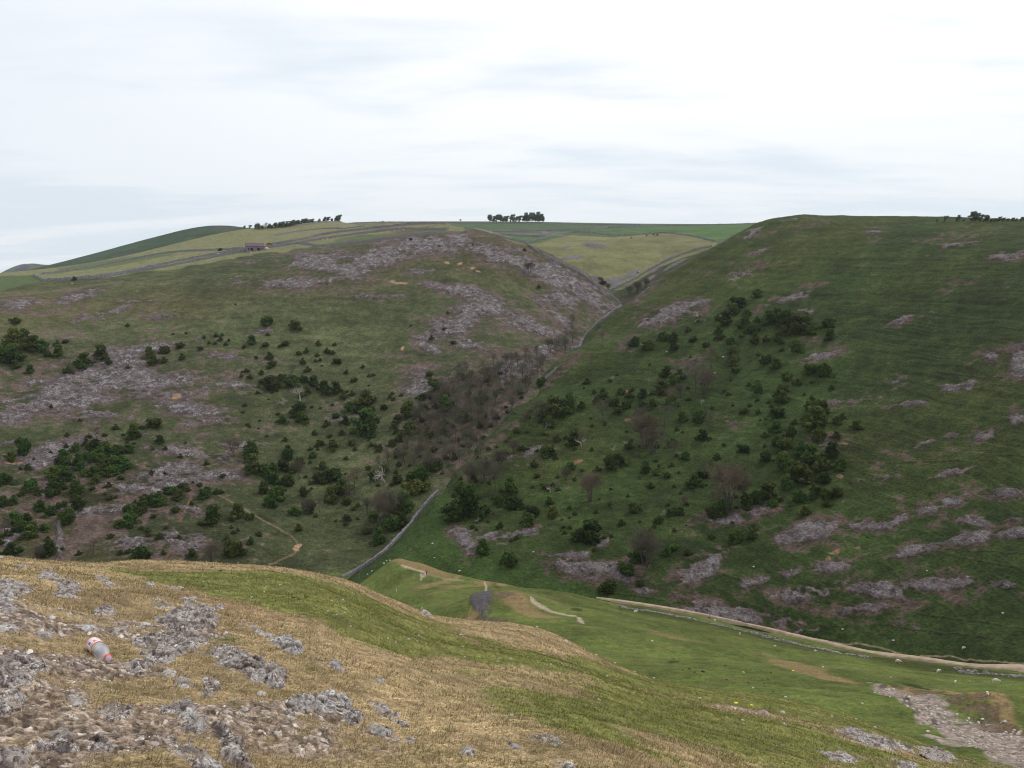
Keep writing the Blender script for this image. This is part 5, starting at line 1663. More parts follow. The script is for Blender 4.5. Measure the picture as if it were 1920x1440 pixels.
M_rk = rock_mat('grey_lichened_limestone', (0.20, 0.155, 0.135), (0.47, 0.41, 0.375), (0.74, 0.70, 0.67))
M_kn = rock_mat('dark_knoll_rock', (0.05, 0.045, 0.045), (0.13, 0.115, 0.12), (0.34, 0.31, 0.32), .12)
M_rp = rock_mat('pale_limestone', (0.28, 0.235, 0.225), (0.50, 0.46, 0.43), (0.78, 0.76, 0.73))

GRASS_BLOCK = []


def outcrop(P, label, H=.10, mat=None, cell=.14, strata=35, seed=1, pale=False, name='rock_outcrop', group='limestone outcrops in the foreground turf', sheet=None):
    """P: outline on the photograph, projected on the ground; built as a height patch in world metres"""
    sheet = sheet or fg
    W_ = [hit(x, y, [sheet]) for x, y in P]
    pts = [(p.x, p.y) for p in W_]
    D = sum(p.length for p in W_) / len(W_)
    st = max(.007, .0016 * D)
    x0, x1 = min(p[0] for p in pts) - .06, max(p[0] for p in pts) + .06
    y0, y1 = min(p[1] for p in pts) - .06, max(p[1] for p in pts) + .06
    st = max(st, math.sqrt((x1 - x0) * (y1 - y0) / 60000))
    gx = np.arange(x0, x1, st); gy = np.arange(y0, y1, st)
    X, Y = np.meshgrid(gx, gy, indexing='ij')
    sz = math.sqrt((x1 - x0) * (y1 - y0))
    H = min(H * .30, sz * .09) if sheet is fg else H
    wx = (fbm(X, Y, .22 * sz + .04, 4, seed) - .5) * .30 * sz * .6; wy = (fbm(X, Y, .22 * sz + .04, 4, seed + 3) - .5) * .30 * sz * .6
    ins = in_poly(X + wx, Y + wy, pts)
    d = seg_dist(X + wx, Y + wy, pts, True)
    sd_ = np.where(ins, d, -d)
    a = R(strata); U = X * math.cos(a) + Y * math.sin(a); V = -X * math.sin(a) + Y * math.cos(a)
    c = max(cell, D * .012)
    q = (fbm(X, Y, c * 1.5, 3, seed + 9) - .5) * 1.2
    slab, gap1 = facets(U / (c * 1.5) + q, V / (c * .62) + q * .6, seed)
    gid, gap2 = facets(U / (c * .5) + q, V / (c * .26) - q, seed + 5)
    f1 = g1 = 0.0; f2 = gap1; g2 = gap2
    edge = sstep(-.006, .02 + .03 * sz, sd_)
    rid = fbm(U * .6, V * 2.2, c * 1.2, 4, seed + 12, ridged=True)
    h = H * edge * (.15 + .95 * slab) + H * .34 * (gid - .4) * edge + H * .30 * (rid - .5) * edge
    h -= H * .55 * sstep(.09, 0, f2 - f1) * edge + H * .22 * sstep(.08, 0, g2 - g1) * edge
    h += (fbm(X, Y, .05, 3, seed + 20, ridged=True) - .5) * .026 * max(1, D / 8)
    crev = np.clip(sstep(.10, .0, f2 - f1) * .8 + sstep(.07, 0, g2 - g1) * .5, 0, 1) * (fbm(X, Y, .3, 2, seed + 2) > .42)
    R_ = np.hypot(X, Y); A_ = np.arctan2(X, Y)
    # ground under it
    ia = np.clip((A_ - sheet.az[0]) / (sheet.az[1] - sheet.az[0]), 0, len(sheet.az) - 1.001)
    ka = ia.astype(int); ta = ia - ka
    kr = np.clip(np.searchsorted(sheet.r, R_) - 1, 0, len(sheet.r) - 2)
    tr = np.clip((R_ - sheet.r[kr]) / (sheet.r[kr + 1] - sheet.r[kr]), 0, 1)
    Zg = ((sheet.Z[ka, kr] * (1 - tr) + sheet.Z[ka, kr + 1] * tr) * (1 - ta) + (sheet.Z[ka + 1, kr] * (1 - tr) + sheet.Z[ka + 1, kr + 1] * tr) * ta)
    Z = Zg + np.where(sd_ > -.01, h, -.05) - .012
    m = sd_ > -.03
    nx, ny = X.shape
    idx = np.arange(nx * ny).reshape(nx, ny)
    ok = m[:-1, :-1] & m[1:, :-1] & m[1:, 1:] & m[:-1, 1:]
    fa = np.stack([idx[:-1, :-1], idx[1:, :-1], idx[1:, 1:], idx[:-1, 1:]], -1)[ok]
    if not len(fa):
        return
    u, inv = np.unique(fa.ravel(), return_inverse=True)
    co = np.stack([X, Y, Z], -1).reshape(-1, 3)[u]
    c0 = co.mean(0); c0[2] = co[:, 2].min()
    me = bpy.data.meshes.new(name)
    fill_mesh(me, co - c0, inv.reshape(-1, 4), True)
    at = me.attributes.new('crev', 'FLOAT', 'POINT')
    at.data.foreach_set('value', crev.ravel()[u].astype(np.float32))
    me.materials.append(M_rp if pale else (mat or M_rk))
    o = link(name, me, None, tuple(c0))
    tag(o, label, 'rock', group)
    GRASS_BLOCK.append(([(p[0], p[1]) for p in pts]))
    return o


OC = [
 ([(72,1072),(100,1072),(120,1086),(153,1112),(150,1124),(118,1122),(98,1118),(92,1098),(76,1086)], 'stepped grey slab running down to the right, near the upper left brow', .14, 0),
 ([(-10,1084),(20,1086),(45,1092),(68,1106),(55,1112),(20,1108),(-10,1106)], 'low dark grey outcrop at the left edge below the brow', .10, 0),
 ([(-10,1110),(22,1108),(40,1114),(44,1127),(22,1140),(-10,1150)], 'pale jumbled outcrop at the left edge under the low dark one', .14, 1),
 ([(275,1126),(295,1118),(318,1132),(330,1142),(305,1142),(285,1138)], 'flat grey rock lying left of the two pale top boulders', .05, 0),
 ([(337,1133),(345,1122),(360,1115),(372,1124),(370,1136),(350,1139)], 'rounded pale boulder at the top of the main rock ridge', .10, 1),
 ([(293,1160),(330,1146),(360,1137),(397,1140),(413,1160),(395,1185),(340,1195),(300,1176)], 'rough grey crest of the main rock ridge above the bottle', .17, 0),
 ([(247,1203),(293,1187),(350,1188),(392,1198),(385,1215),(340,1235),(300,1250),(262,1268),(247,1250)], 'broad layered grey shoulder of the main ridge, just right of the bottle', .14, 0),
 ([(455,1163),(475,1170),(505,1187),(520,1193),(514,1210),(507,1200),(480,1186),(460,1173)], 'narrow upper part of the long pale rock spine right of the ridge', .08, 1),
 ([(512,1192),(547,1197),(570,1212),(568,1228),(545,1226),(512,1210)], 'thick lower block of the long pale rock spine', .15, 1),
 ([(588,1235),(604,1236),(612,1246),(602,1247)], 'small grey rock left of the tilted white slab', .06, 0),
 ([(612,1238),(636,1236),(650,1250),(650,1261),(632,1258),(614,1246)], 'tilted white slab below the long rock spine', .11, 1),
 ([(403,1213),(432,1214),(460,1217),(500,1240),(533,1263),(540,1290),(520,1298),(480,1280),(430,1262),(407,1244)], 'large dark rough slab sloping down right beside the ridge', .16, 0),
 ([(340,1262),(366,1270),(370,1287),(345,1292),(325,1284)], 'grey stones behind the pointed white stone', .08, 0),
 ([(370,1277),(388,1268),(404,1272),(414,1288),(410,1310),(388,1310),(373,1298)], 'knobbly grey boulder with dark cracks below the ridge', .13, 0),
 ([(535,1312),(560,1306),(590,1298),(640,1302),(662,1316),(655,1338),(600,1338),(570,1334),(548,1352),(536,1338)], 'broad jumble of pale blotched rocks in the lower centre', .15, 1),
 ([(640,1318),(662,1326),(678,1344),(672,1366),(650,1362),(638,1345)], 'dark-cracked rock at the right end of the pale jumble', .13, 0),
 ([(683,1303),(706,1310),(735,1332),(762,1356),(770,1364),(752,1364),(722,1348),(700,1330)], 'smooth grey slab sloping down right, upper of the pair', .09, 0),
 ([(684,1350),(708,1356),(745,1372),(776,1384),(778,1394),(740,1388),(706,1380),(688,1364)], 'long pale-topped slab below the smooth grey slab', .11, 1),
 ([(287,1327),(310,1322),(345,1310),(368,1318),(372,1330),(345,1338),(300,1340)], 'grey rock with a round knob left of the white-topped boulders', .12, 0),
 ([(335,1338),(362,1334),(392,1345),(396,1366),(382,1382),(358,1376),(340,1358)], 'white-topped boulders split by a black hollow, bottom centre-left', .19, 1),
 ([(395,1356),(425,1366),(455,1392),(475,1416),(490,1450),(440,1450),(420,1410),(400,1380)], 'dark jagged rock rib running off the bottom of the frame', .16, 0),
 ([(300,1382),(345,1384),(392,1404),(420,1430),(430,1455),(370,1455),(330,1415),(305,1400)], 'worn grey slab at the bottom beside the jagged rib', .09, 0),
 ([(67,1396),(100,1374),(130,1364),(148,1380),(145,1410),(110,1412),(80,1410)], 'smooth grey-brown boulder at the lower left', .15, 0),
 ([(160,1388),(196,1380),(215,1394),(216,1412),(180,1410),(162,1404)], 'small blotched rock right of the smooth lower left boulder', .11, 0),
 ([(-10,1402),(40,1402),(66,1412),(48,1430),(20,1455),(-10,1455)], 'cracked grey rock in the bottom left corner', .13, 0),
 ([(-10,1298),(30,1294),(50,1304),(54,1320),(30,1344),(-10,1344)], 'flat mauve-grey rock at the left edge, lower half', .10, 0),
 ([(-10,1230),(40,1226),(70,1240),(94,1256),(78,1266),(74,1284),(20,1290),(-10,1288)], 'long arched grey outcrop at the left edge level with the bottle', .14, 0),
 ([(123,1298),(150,1294),(168,1302),(170,1320),(140,1330),(124,1322)], 'weathered flat rock below the bottle', .07, 0),
 ([(180,1330),(210,1316),(250,1318),(258,1338),(240,1354),(205,1354)], 'grey-brown rock right of the weathered flat rock', .11, 0),
 ([(60,1188),(88,1182),(110,1190),(106,1200),(70,1200)], 'thin pale flake of rock above and left of the bottle', .06, 1),
 ([(-10,1172),(25,1168),(42,1172),(34,1184),(-10,1186)], 'flat pale rock at the left edge above the bottle', .07, 1),
 ([(140,1172),(165,1168),(188,1176),(182,1188),(150,1186)], 'low broken pale rock directly above the bottle', .07, 1),
 ([(210,1186),(226,1176),(240,1173),(244,1180),(228,1188),(213,1190)], 'smooth pale rounded rock just above the ridge shoulder', .08, 1),
 ([(173,1150),(185,1136),(202,1130),(218,1142),(216,1154),(190,1156)], 'reddish-grey mound of rock between brow slab and ridge', .11, 0),
 ([(990,1380),(1012,1377),(1034,1380),(1040,1392),(1010,1390)], 'dark hollowed rock left of the pale bottom-centre stone', .07, 0),
 ([(1024,1378),(1046,1382),(1055,1392),(1050,1401),(1036,1398)], 'pale stone on the turf at the bottom centre', .09, 1),
 ([(860,1410),(870,1398),(884,1398),(893,1408),(888,1419),(866,1418)], 'round grey stone on the turf at the bottom, left of centre', .08, 0),
 ([(700,1272),(711,1266),(724,1278),(720,1285),(706,1280)], 'small tilted pale rock alone on straw turf', .07, 1),
 ([(1024,1421),(1055,1424),(1094,1438),(1080,1450),(1040,1440)], 'grey rock cut by the bottom edge right of centre', .09, 0),
 ([(950,1392),(972,1396),(990,1408),(972,1412),(955,1402)], 'low flat rock left of the hollowed rock', .05, 0),
 ([(1581,1368),(1600,1370),(1640,1385),(1668,1395),(1700,1400),(1703,1411),(1660,1404),(1620,1396),(1594,1384)], 'long shattered rock band on the lower right turf', .22, 0),
 ([(1717,1402),(1745,1404),(1768,1410),(1781,1424),(1760,1430),(1735,1422)], 'shattered rock knoll right of the long band', .25, 0),
 ([(1540,1410),(1570,1412),(1610,1424),(1600,1432),(1560,1426)], 'low stony rib under the long shattered band', .12, 0),
 ([(1680,1438),(1700,1430),(1716,1432),(1722,1445),(1690,1446)], 'dark stone cut by the bottom edge at the right', .16, 0),
 ([(270,1090),(288,1092),(292,1098),(278,1099)], 'tiny flat pale rock on the brow turf', .06, 1),
 ([(315,1101),(333,1099),(344,1102),(330,1105)], 'thin flat rock edge where the green turf begins', .05, 0),
 ([(36,1062),(44,1057),(51,1064),(48,1070),(39,1070)], 'small rounded boulder near the upper left brow', .14, 1),
 ([(183,1086),(192,1082),(206,1083),(205,1090),(190,1090)], 'pale flat boulder on the brow, upper of two', .12, 1),
 ([(195,1093),(206,1092),(217,1097),(212,1101),(202,1101)], 'pale flat boulder on the brow, lower of two', .10, 1),
 ([(398,1134),(410,1132),(421,1136),(420,1143),(408,1141)], 'small white boulder at the right end of the ridge top', .08, 1),
 ([(786,1142),(800,1144),(810,1154),(804,1158),(795,1152)], 'dark undercut rock on the straw edge above the spur', .5, 0),
]
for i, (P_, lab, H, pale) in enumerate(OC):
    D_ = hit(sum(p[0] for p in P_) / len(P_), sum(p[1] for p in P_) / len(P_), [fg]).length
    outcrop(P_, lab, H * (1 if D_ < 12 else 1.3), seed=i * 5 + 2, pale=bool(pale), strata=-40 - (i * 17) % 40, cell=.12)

# knoll rock on the spur
outcrop([(906,1170),(925,1167),(945,1172),(940,1179),(915,1178)], 'low brown rock patch under the knoll on the spur', .3, seed=79, cell=1.0, mat=M_kn, group='rocks on the green spur', sheet=spur)


# ------------------------------------------------------------------ loose stones
def stone_mesh(seed, flat=.6):
    mb = MB(); mb.blob((0, 0, .3 * flat), (.5, .42, .5 * flat), seed, 11, 7, .16)
    return mb.mesh('loose_stone', M_stone, False)


M_stone = simple_mat('white_limestone_stone', (0.52, 0.48, 0.43), .9, .35, 9, .03)
ST = [stone_mesh(i, .5 + .15 * (i % 3)) for i in range(6)]


def stones(L, key, where, group, sheets):
    for t in L:
        x, y, w_ = t
        p = hit(x, y, sheets); s = w_ * p.length / F; rr = random.Random(int(x * 5 + y))
        o = link('loose_stone', ST[rr.randrange(6)], None, (p.x, p.y, p.z - .08 * s))
        o.scale = (s, s, s); o.rotation_euler = (rr.uniform(-.2, .2), rr.uniform(-.2, .2), rr.uniform(0, 6.28))
        queue(key, o, x, ('tiny' if w_ < 5 else 'small' if w_ < 8 else 'larger') + ' white stone', where, 'stone', group)


PEND.clear()
stones([(490,1304,19),(317,1268,24),(351,1326,9),(543,1334,9),(548,1350,8),(540,1356,6),(438,1314,8),(560,1300,6),(2,1046,8)], 'st1', 'among the foreground rocks', 'white stones among the foreground rocks', [fg])
stones([(742,1205,4),(766,1199,6),(782,1202,4),(785,1192,4),(799,1208,4),(868,1213,5),(871,1233,5),(933,1241,4),(957,1236,5),(1033,1246,5),(959,1343,8),(1123,1313,6),(1139,1268,5),(1190,1259,4),(1154,1275,4),(1153,1234,4),(657,1175,4),(643,1125,5),(645,1150,5),(670,1239,6),(1081,1280,3),(1117,1327,3),(880,1278,3)],
       'st2', 'on the middle foreground turf', 'white stones on the middle foreground turf', [fg])
stones([(381,1091,4),(495,1110,4),(472,1120,5),(614,1147,5),(632,1153,5),(525,1097,4),(595,1090,3),(560,1130,3)], 'st3', 'on the green turf near the brow', 'white stones on the green turf near the brow', [fg])
stones([(1061,1203,8),(1007,1176,5),(1008,1187,4),(1118,1228,5),(1223,1202,5),(1226,1272,5),(864,1191,7)], 'st4', 'along the straw-edged shelf', 'white stones along the straw-edged shelf', None)
stones([(1312,1310,7),(1392,1351,6),(1473,1307,5),(1412,1290,4),(1394,1261,4),(1617,1319,4),(1676,1293,4),(1605,1349,4),(1641,1365,5),(1543,1251,4),(1705,1308,7),(1740,1372,7),(1546,1415,7),(1468,1337,9),(1560,1344,4),(1640,1299,4),(1885,1354,7),(1670,1270,3)], 'st5', 'on the right-hand turf', 'white stones on the right-hand turf', None)
rr_ = random.Random(5)
scr = []
while len(scr) < 120:
    x, y = rr_.uniform(1640, 1925), rr_.uniform(1285, 1428)
    if in_poly(np.array([x]), np.array([y]), SCREE)[0]:
        scr.append((x, y, rr_.uniform(2.5, 5.5)))
stones(scr, 'st6', 'in the pale scree', 'stones in the pale scree at the right', [spur])
stones([(720,1057,4),(725,1052,3),(731,1051,3),(697,1071,3),(689,1077,3),(1000,1035,4),(811,1019,4),(815,1046,3),(1340,700,3),(1356,670,4),(1250,660,3),(1340,1163,5),(1580,1180,4),(1675,1201,4),(1413,1063,4),(1738,1070,3),(1880,1150,4)], 'st7', 'on the valley grass', 'white stones scattered on the valley grass', None)
flush()

# black droppings on the green turf
M_dung = simple_mat('black_dung', (0.02, 0.016, 0.012), .8, .2)
me_d = []
for i in range(3):
    mb = MB()
    for k in range(5):
        a = k * 1.3 + i; mb.blob((.3 * math.cos(a) * (k > 0), .25 * math.sin(a) * (k > 0), .08), (.22, .18, .12), i * 9 + k, 7, 5, .2)
    me_d.append(mb.mesh('dung', M_dung, True))
PEND.clear()
for i, (x, y, w_) in enumerate([(398,1064,7),(413,1071,8),(436,1065,5),(550,1121,7),(559,1124,7),(1360,1249,6),(1293,1255,6),(1302,1261,6),(1318,1260,8),(1362,1274,4),(1403,1281,5),(1440,1274,5),(1446,1262,5),(1434,1287,5),(1450,1298,5),(1432,1282,4),(1263,1236,5),(1150,1200,3),(1143,1190,3),(1110,1205,3),(1280,1257,5)]):
    p = hit(x, y); s = w_ * p.length / F; o = link('dung', me_d[i % 3], None, p); o.scale = (s, s, s); o.rotation_euler.z = i
    queue('dung', o, x, 'small black dropping', 'on the green turf', 'dung', 'black droppings on the green turf')
flush()

# yellow flowers
M_petal = simple_mat('yellow_petals', (0.80, 0.62, 0.02), .6, .1)
M_stalk = simple_mat('green_stalk', (0.08, 0.13, 0.03), .7, .1)
for x, y, w_, lab in [(1380,1322,7,'yellow flower on the brown stony patch, left of a pair'), (1409,1325,5,'yellow flower on the brown stony patch, right of a pair'), (1487,1260,4,'yellow flower beside the brown bank at the right'),
                      (622,1128,4,'yellow flower on the green turf near the brow'), (143,1064,4,'yellow flower on the straw turf at the upper left brow'), (1012,1222,5,'yellow-green flower on the straw shelf in the centre')]:
    p = hit(x, y); s = w_ * p.length / F
    o = empty('wild_flower', p)
    mb = MB()
    for k in range(9):
        a = k * .7; mb.blob((.28 * math.cos(a), .28 * math.sin(a), .62), (.26, .12, .05), k, 6, 4, 0)
    mb.blob((0, 0, .64), (.2, .2, .1), 1, 8, 4, 0)
    mb.build('petals', M_petal, o); m2 = MB(); m2.tube((0, 0, -.2), (0, 0, .6), .04, .03, 5); m2.build('stalk', M_stalk, o)
    o.scale = (s, s, s); tag(o, lab, 'flower', 'yellow wild flowers')


# ------------------------------------------------------------------ plastic bottle
def bottle():
    A = hit(174, 1216, [fg]); B = hit(204, 1245, [fg])
    ax = (B - A); Lw = ax.length
    d = ax.normalized()
    rad = .5 * 22 * A.length / F
    L = Lw + .3 * rad
    o = empty('plastic_bottle', A + Vector((0, 0, rad * .86)))
    q = d.to_track_quat('Z', 'Y'); o.rotation_mode = 'QUATERNION'; o.rotation_quaternion = q
    m, n = new_mat('clear_crumpled_plastic')
    tr = n.n('ShaderNodeBsdfTransparent', {'Color': (.93, .94, .97, 1)})
    pos = n.n('ShaderNodeTexCoord').outputs['Object']
    k = n.noise(pos, 18, 3, .5)
    b = n.n('ShaderNodeBump', {'Height': k, 'Distance': .01, 'Strength': .5})
    pr = n.n('ShaderNodeBsdfPrincipled', {'Base Color': (.85, .85, .92, 1), 'Roughness': .06, 'Specular IOR Level': .8, 'Normal': b.outputs[0]})
    fr = n.n('ShaderNodeLayerWeight', {'Blend': .45})
    f = n.rng(fr.outputs['Facing'], 0, 1, .10, .55, 'LINEAR')
    mx = n.n('ShaderNodeMixShader', {0: f, 1: tr.outputs[0], 2: pr.outputs[0]})
    n.n('ShaderNodeOutputMaterial', {'Surface': mx.outputs[0]})
    mb = MB()
    mb.lathe([(0, rad * .25), (.0, rad * .75), (.03 * L, rad * .95), (.07 * L, rad), (.40 * L, rad), (.44 * L, rad * .93), (.48 * L, rad * .99), (.52 * L, rad * .99), (.56 * L, rad * .88),
              (.60 * L, rad * .95), (.68 * L, rad * .84), (.77 * L, rad * .60), (.85 * L, rad * .37), (.90 * L, rad * .29), (.94 * L, rad * .28)], 40)
    mb.build('body', m, o, True)
    # printed wrapper: white with orange bands and an orange ring round a small blue mark
    ml, n = new_mat('printed_wrapper')
    tc_ = n.n('ShaderNodeTexCoord').outputs['Object']
    s_ = n.n('ShaderNodeSeparateXYZ', {0: tc_})
    z = s_.outputs[2]
    band = n.math('ADD', n.math('LESS_THAN', z, .105 * L), n.math('MULTIPLY', n.math('GREATER_THAN', z, .39 * L), n.math('LESS_THAN', z, 1.0)))
    wav = n.noise(tc_, 16, 2, .5, .6)
    sw = n.math('MULTIPLY', n.math('GREATER_THAN', wav, .56), n.math('GREATER_THAN', s_.outputs[0], -.02))
    c = n.mix(n.math('MAXIMUM', band, sw), (.82, .78, .80), (.80, .13, .03))
    finish(n, c, .35, spec=.5)
    w_ = MB(); w_.lathe([(.075 * L, rad * 1.006), (.42 * L, rad * 1.006)], 40); lb = w_.build('wrapper', ml, o, True)
    # the mark sits on the side that faces the sky and the camera
    up = q.inverted() @ Vector((-.55, -.55, .62)).normalized()
    an = math.atan2(up.y, up.x)
    def decal(nm, rz, ra, col, off):
        mm = simple_mat(nm + '_ink', col, .4, .02)
        dd = MB(); b0 = 0; N = 20
        dd.co.append((rad * off * math.cos(an), rad * off * math.sin(an), .25 * L))
        for i in range(N):
            t = 2 * math.pi * i / N; aa = an + ra * math.cos(t); zz = .25 * L + rz * math.sin(t)
            dd.co.append((rad * off * math.cos(aa), rad * off * math.sin(aa), zz))
        dd.fa = [[0, 1 + i, 1 + (i + 1) % N] for i in range(N)]
        return dd.build(nm, mm, lb)
    decal('ring_mark', .125 * L, .62, (.78, .12, .03), 1.012)
    decal('ring_inner', .095 * L, .46, (.82, .80, .84), 1.020)
    decal('blue_mark', .060 * L, .20, (.10, .12, .55), 1.028)
    cp_ = MB(); cp_.lathe([(.915 * L, rad * .40), (.925 * L, rad * .43), (.985 * L, rad * .43), (.995 * L, rad * .38)], 28)
    cb = cp_.build('cap', simple_mat('orange_cap', (.80, .12, .03), .4, .05), o, True)
    tp = MB(); tp.lathe([(.994 * L, rad * .385), (.999 * L, .001)], 28); tp.build('cap_top', simple_mat('pale_cap_top', (.62, .50, .60), .4, .05), cb)
    tag(o, 'empty clear plastic bottle with orange and white wrapper lying on the rocky ground', 'bottle')


bottle()


# ------------------------------------------------------------------ stone chips
def ground_at(x, y):
    a = np.arctan2(x, y); r = np.hypot(x, y)
    ia = np.clip((a - fg.az[0]) / (fg.az[1] - fg.az[0]), 0, len(fg.az) - 1.001); ka = ia.astype(int); ta = ia - ka
    kr = np.clip(np.searchsorted(fg.r, r) - 1, 0, len(fg.r) - 2)
    tr = np.clip((r - fg.r[kr]) / (fg.r[kr + 1] - fg.r[kr]), 0, 1)
    return lambda Z: (Z[ka, kr] * (1 - tr) + Z[ka, kr + 1] * tr) * (1 - ta) + (Z[ka + 1, kr] * (1 - tr) + Z[ka + 1, kr + 1] * tr) * ta


def chips():
    N = 36000
    g = np.random.default_rng(9)
    a = g.uniform(R(-38), R(20), N); r = np.exp(g.uniform(math.log(2.6), math.log(22), N))
    x = r * np.sin(a); y = r * np.cos(a); S = ground_at(x, y)
    rb = S(rubble)
    cl = fbm(x, y, .25, 3, 301)
    keep = g.uniform(0, 1, N) < np.clip(rb * 1.1, 0.006, 1) * sstep(.35, .65, cl)
    x, y, r = x[keep], y[keep], r[keep]; z = S(fg.Z)[keep]; n = len(x)
    s = .004 * np.exp(g.normal(0, .55, n)) * np.clip(r / 3.6, 1, 3)
    base = np.array([(1, 0, 0), (.3, .9, 0), (-.8, .6, 0), (-.9, -.5, 0), (.2, -1, 0), (.3, .1, .75), (-.3, -.1, .6)])
    th = g.uniform(0, 2 * np.pi, n); c_, s_ = np.cos(th), np.sin(th)
    P = base[None] * (1 + g.uniform(-.3, .3, (n, 7, 3))) * s[:, None, None]
    P[..., 0] *= 1.5
    X = P[..., 0] * c_[:, None] - P[..., 1] * s_[:, None]; Y = P[..., 0] * s_[:, None] + P[..., 1] * c_[:, None]
    co = np.stack([X + x[:, None], Y + y[:, None], P[..., 2] + z[:, None] - .001], -1).reshape(-1, 3)
    f0 = np.array([(0, 1, 5), (1, 6, 5), (1, 2, 6), (2, 3, 6), (3, 4, 6), (4, 5, 6), (4, 0, 5)])
    fa = (f0[None] + (np.arange(n) * 7)[:, None, None]).reshape(-1, 3)
    me = bpy.data.meshes.new('stone_chips'); fill_mesh(me, co, fa, False)
    pal = np.array([(.42, .37, .34), (.60, .56, .53), (.25, .19, .17), (.17, .10, .08), (.34, .27, .23)])
    c = pal[g.choice(5, n, p=(.3, .16, .24, .12, .18))] * g.uniform(.75, 1.2, n)[:, None]
    at = me.color_attributes.new('tint', 'FLOAT_COLOR', 'POINT')
    at.data.foreach_set('color', np.repeat(np.c_[c, np.ones(n)], 7, 0).astype(np.float32).ravel())
    m, nn = new_mat('chipped_limestone'); finish(nn, nn.n('ShaderNodeAttribute', attribute_name='tint').outputs['Color'], .95)
    me.materials.append(m); o = link('stone_chips', me)
    tag(o, 'small limestone chips littering the bare ground between the rocks', 'stone chips', None, 'stuff')


chips()


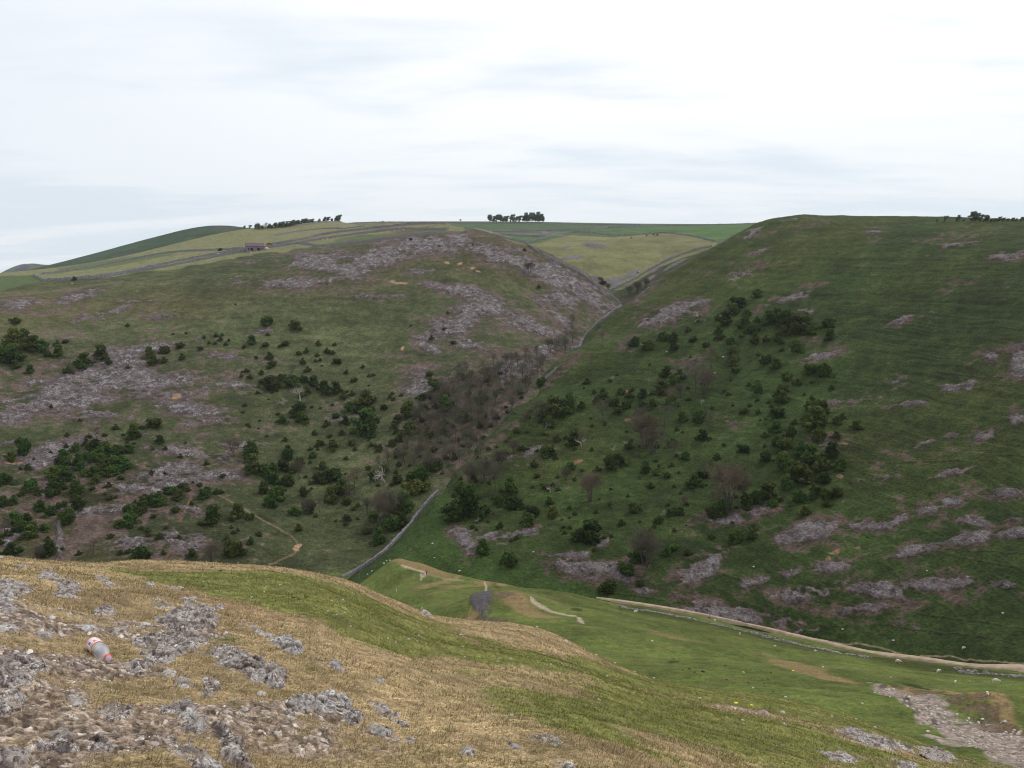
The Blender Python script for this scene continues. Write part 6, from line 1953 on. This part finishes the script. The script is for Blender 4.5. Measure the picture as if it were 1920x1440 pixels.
# ------------------------------------------------------------------ turf
def turf():
    N = 620000
    g = np.random.default_rng(3)
    a = g.uniform(R(-38), R(38), N)
    # log-uniform in distance, thinned beyond 25 m
    r = np.exp(g.uniform(math.log(2.4), math.log(46), N))
    ia = (a - fg.az[0]) / (fg.az[1] - fg.az[0]); ka = ia.astype(int); ta = ia - ka
    kr = np.clip(np.searchsorted(fg.r, r) - 1, 0, len(fg.r) - 2)
    tr = np.clip((r - fg.r[kr]) / (fg.r[kr + 1] - fg.r[kr]), 0, 1)
    def samp(Z):
        return (Z[ka, kr] * (1 - tr) + Z[ka, kr + 1] * tr) * (1 - ta) + (Z[ka + 1, kr] * (1 - tr) + Z[ka + 1, kr + 1] * tr) * ta
    z = samp(fg.Z); gr = samp(green); rb = samp(rubble)
    x = r * np.sin(a); y = r * np.cos(a)
    patch = fbm(x, y, .5, 3, 201); tuft = fbm(x, y, .09, 2, 205)
    keep = g.uniform(0, 1, N) < np.clip(1.05 - .96 * rb, 0.08, 1) * np.clip(.35 + patch * .9 + (tuft - .5) * 1.2, .12, 1)
    lift = np.zeros(N)
    for P in GRASS_BLOCK:
        x0, x1 = min(p[0] for p in P), max(p[0] for p in P); y0, y1 = min(p[1] for p in P), max(p[1] for p in P)
        bb = np.where((x > x0) & (x < x1) & (y > y0) & (y < y1))[0]
        if len(bb):
            i_ = in_poly(x[bb], y[bb], P); keep[bb[i_]] &= g.uniform(0, 1, i_.sum()) < .55 * sstep(.55, .68, fbm(x[bb[i_]], y[bb[i_]], .16, 3, 221)) + .03; lift[bb[i_]] = .02
    x, y, z, gr, r, patch, tuft, rb, lift = (v[keep] for v in (x, y, z, gr, r, patch, tuft, rb, lift))
    n = len(x)
    L = g.uniform(.008, .024, n) * (.7 + .8 * patch) * np.clip(r / 9, 1, 1.35) * np.where(gr > .5, .8, 1.0) * (1 + 1.6 * sstep(.60, .8, tuft) * (g.uniform(0, 1, n) < .35)) + lift
    wd = g.uniform(.0011, .0024, n) * np.clip(r / 4.0, 1, 9)
    th = g.uniform(0, 2 * np.pi, n); ln = g.uniform(.2, 1.3, n)
    # combed a little downslope
    dx = np.cos(th) * ln + .35; dy = np.sin(th) * ln + .1
    tx, ty = -np.sin(th), np.cos(th)
    z = z - .004
    p0 = np.stack([x - tx * wd, y - ty * wd, z], 1); p1 = np.stack([x + tx * wd, y + ty * wd, z], 1)
    p2 = np.stack([x + dx * L * .75, y + dy * L * .75, z + L * .85], 1)
    co = np.stack([p0, p1, p2], 1).reshape(-1, 3)
    fa = np.arange(3 * n).reshape(-1, 3)
    me = bpy.data.meshes.new('grass')
    fill_mesh(me, co, fa, False)
    k = g.uniform(0, 1, n)
    straw_c = np.array([(.43, .325, .185), (.34, .245, .14), (.60, .49, .32), (.21, .13, .082), (.25, .215, .08)])
    green_c = np.array([(.120, .155, .032), (.165, .185, .045), (.090, .13, .026), (.26, .22, .08), (.15, .15, .035)])
    ii = g.integers(0, 5, n)
    isg = g.uniform(0, 1, n) < np.clip(gr * .92 + .12 + (fbm(x, y, .45, 4, 211) - .44) * 1.3, 0, 1)
    c = np.where(isg[:, None], green_c[ii], straw_c[ii]) * (g.uniform(.6, 1.3, n) * (.7 + .6 * fbm(x, y, .22, 3, 215)))[:, None]
    c = np.where((rb > .5)[:, None] & (k < .4)[:, None], np.array([(.24, .13, .075)]), c)
    cc = np.repeat(np.c_[c, np.ones(n)], 3, 0).astype(np.float32)
    at = me.color_attributes.new('tint', 'FLOAT_COLOR', 'POINT'); at.data.foreach_set('color', cc.ravel())
    m, nn = new_mat('grass_blades')
    t_ = nn.n('ShaderNodeAttribute', attribute_name='tint').outputs['Color']
    df = nn.n('ShaderNodeBsdfDiffuse', {'Color': t_}); tl = nn.n('ShaderNodeBsdfTranslucent', {'Color': t_})
    mx = nn.n('ShaderNodeMixShader', {0: .3, 1: df.outputs[0], 2: tl.outputs[0]})
    nn.n('ShaderNodeOutputMaterial', {'Surface': mx.outputs[0]})
    me.materials.append(m)
    o = link('grass', me); tag(o, 'short straw-coloured and green grass of the foreground turf', 'grass', None, 'stuff')


turf()


# ------------------------------------------------------------------ thin air between the eye and the far hills
def haze():
    mb = MB(); x0, x1, y0, y1, z0, z1 = -3300, 3300, -900, 3600, -152, 330
    mb.box(((x0 + x1) / 2, (y0 + y1) / 2, (z0 + z1) / 2), (x1 - x0, y1 - y0, z1 - z0))
    m = bpy.data.materials.new('thin_haze'); m.use_nodes = True
    t = m.node_tree
    for n in list(t.nodes):
        t.nodes.remove(n)
    v = t.nodes.new('ShaderNodeVolumePrincipled'); v.inputs['Color'].default_value = (.86, .92, 1, 1)
    v.inputs['Density'].default_value = 0.00004; v.inputs['Anisotropy'].default_value = .2
    o = t.nodes.new('ShaderNodeOutputMaterial'); t.links.new(v.outputs[0], o.inputs['Volume'])
    ob = mb.build('haze', m); ob['kind'] = 'stuff'; ob['label'] = 'thin summer haze filling the valley air'


haze()
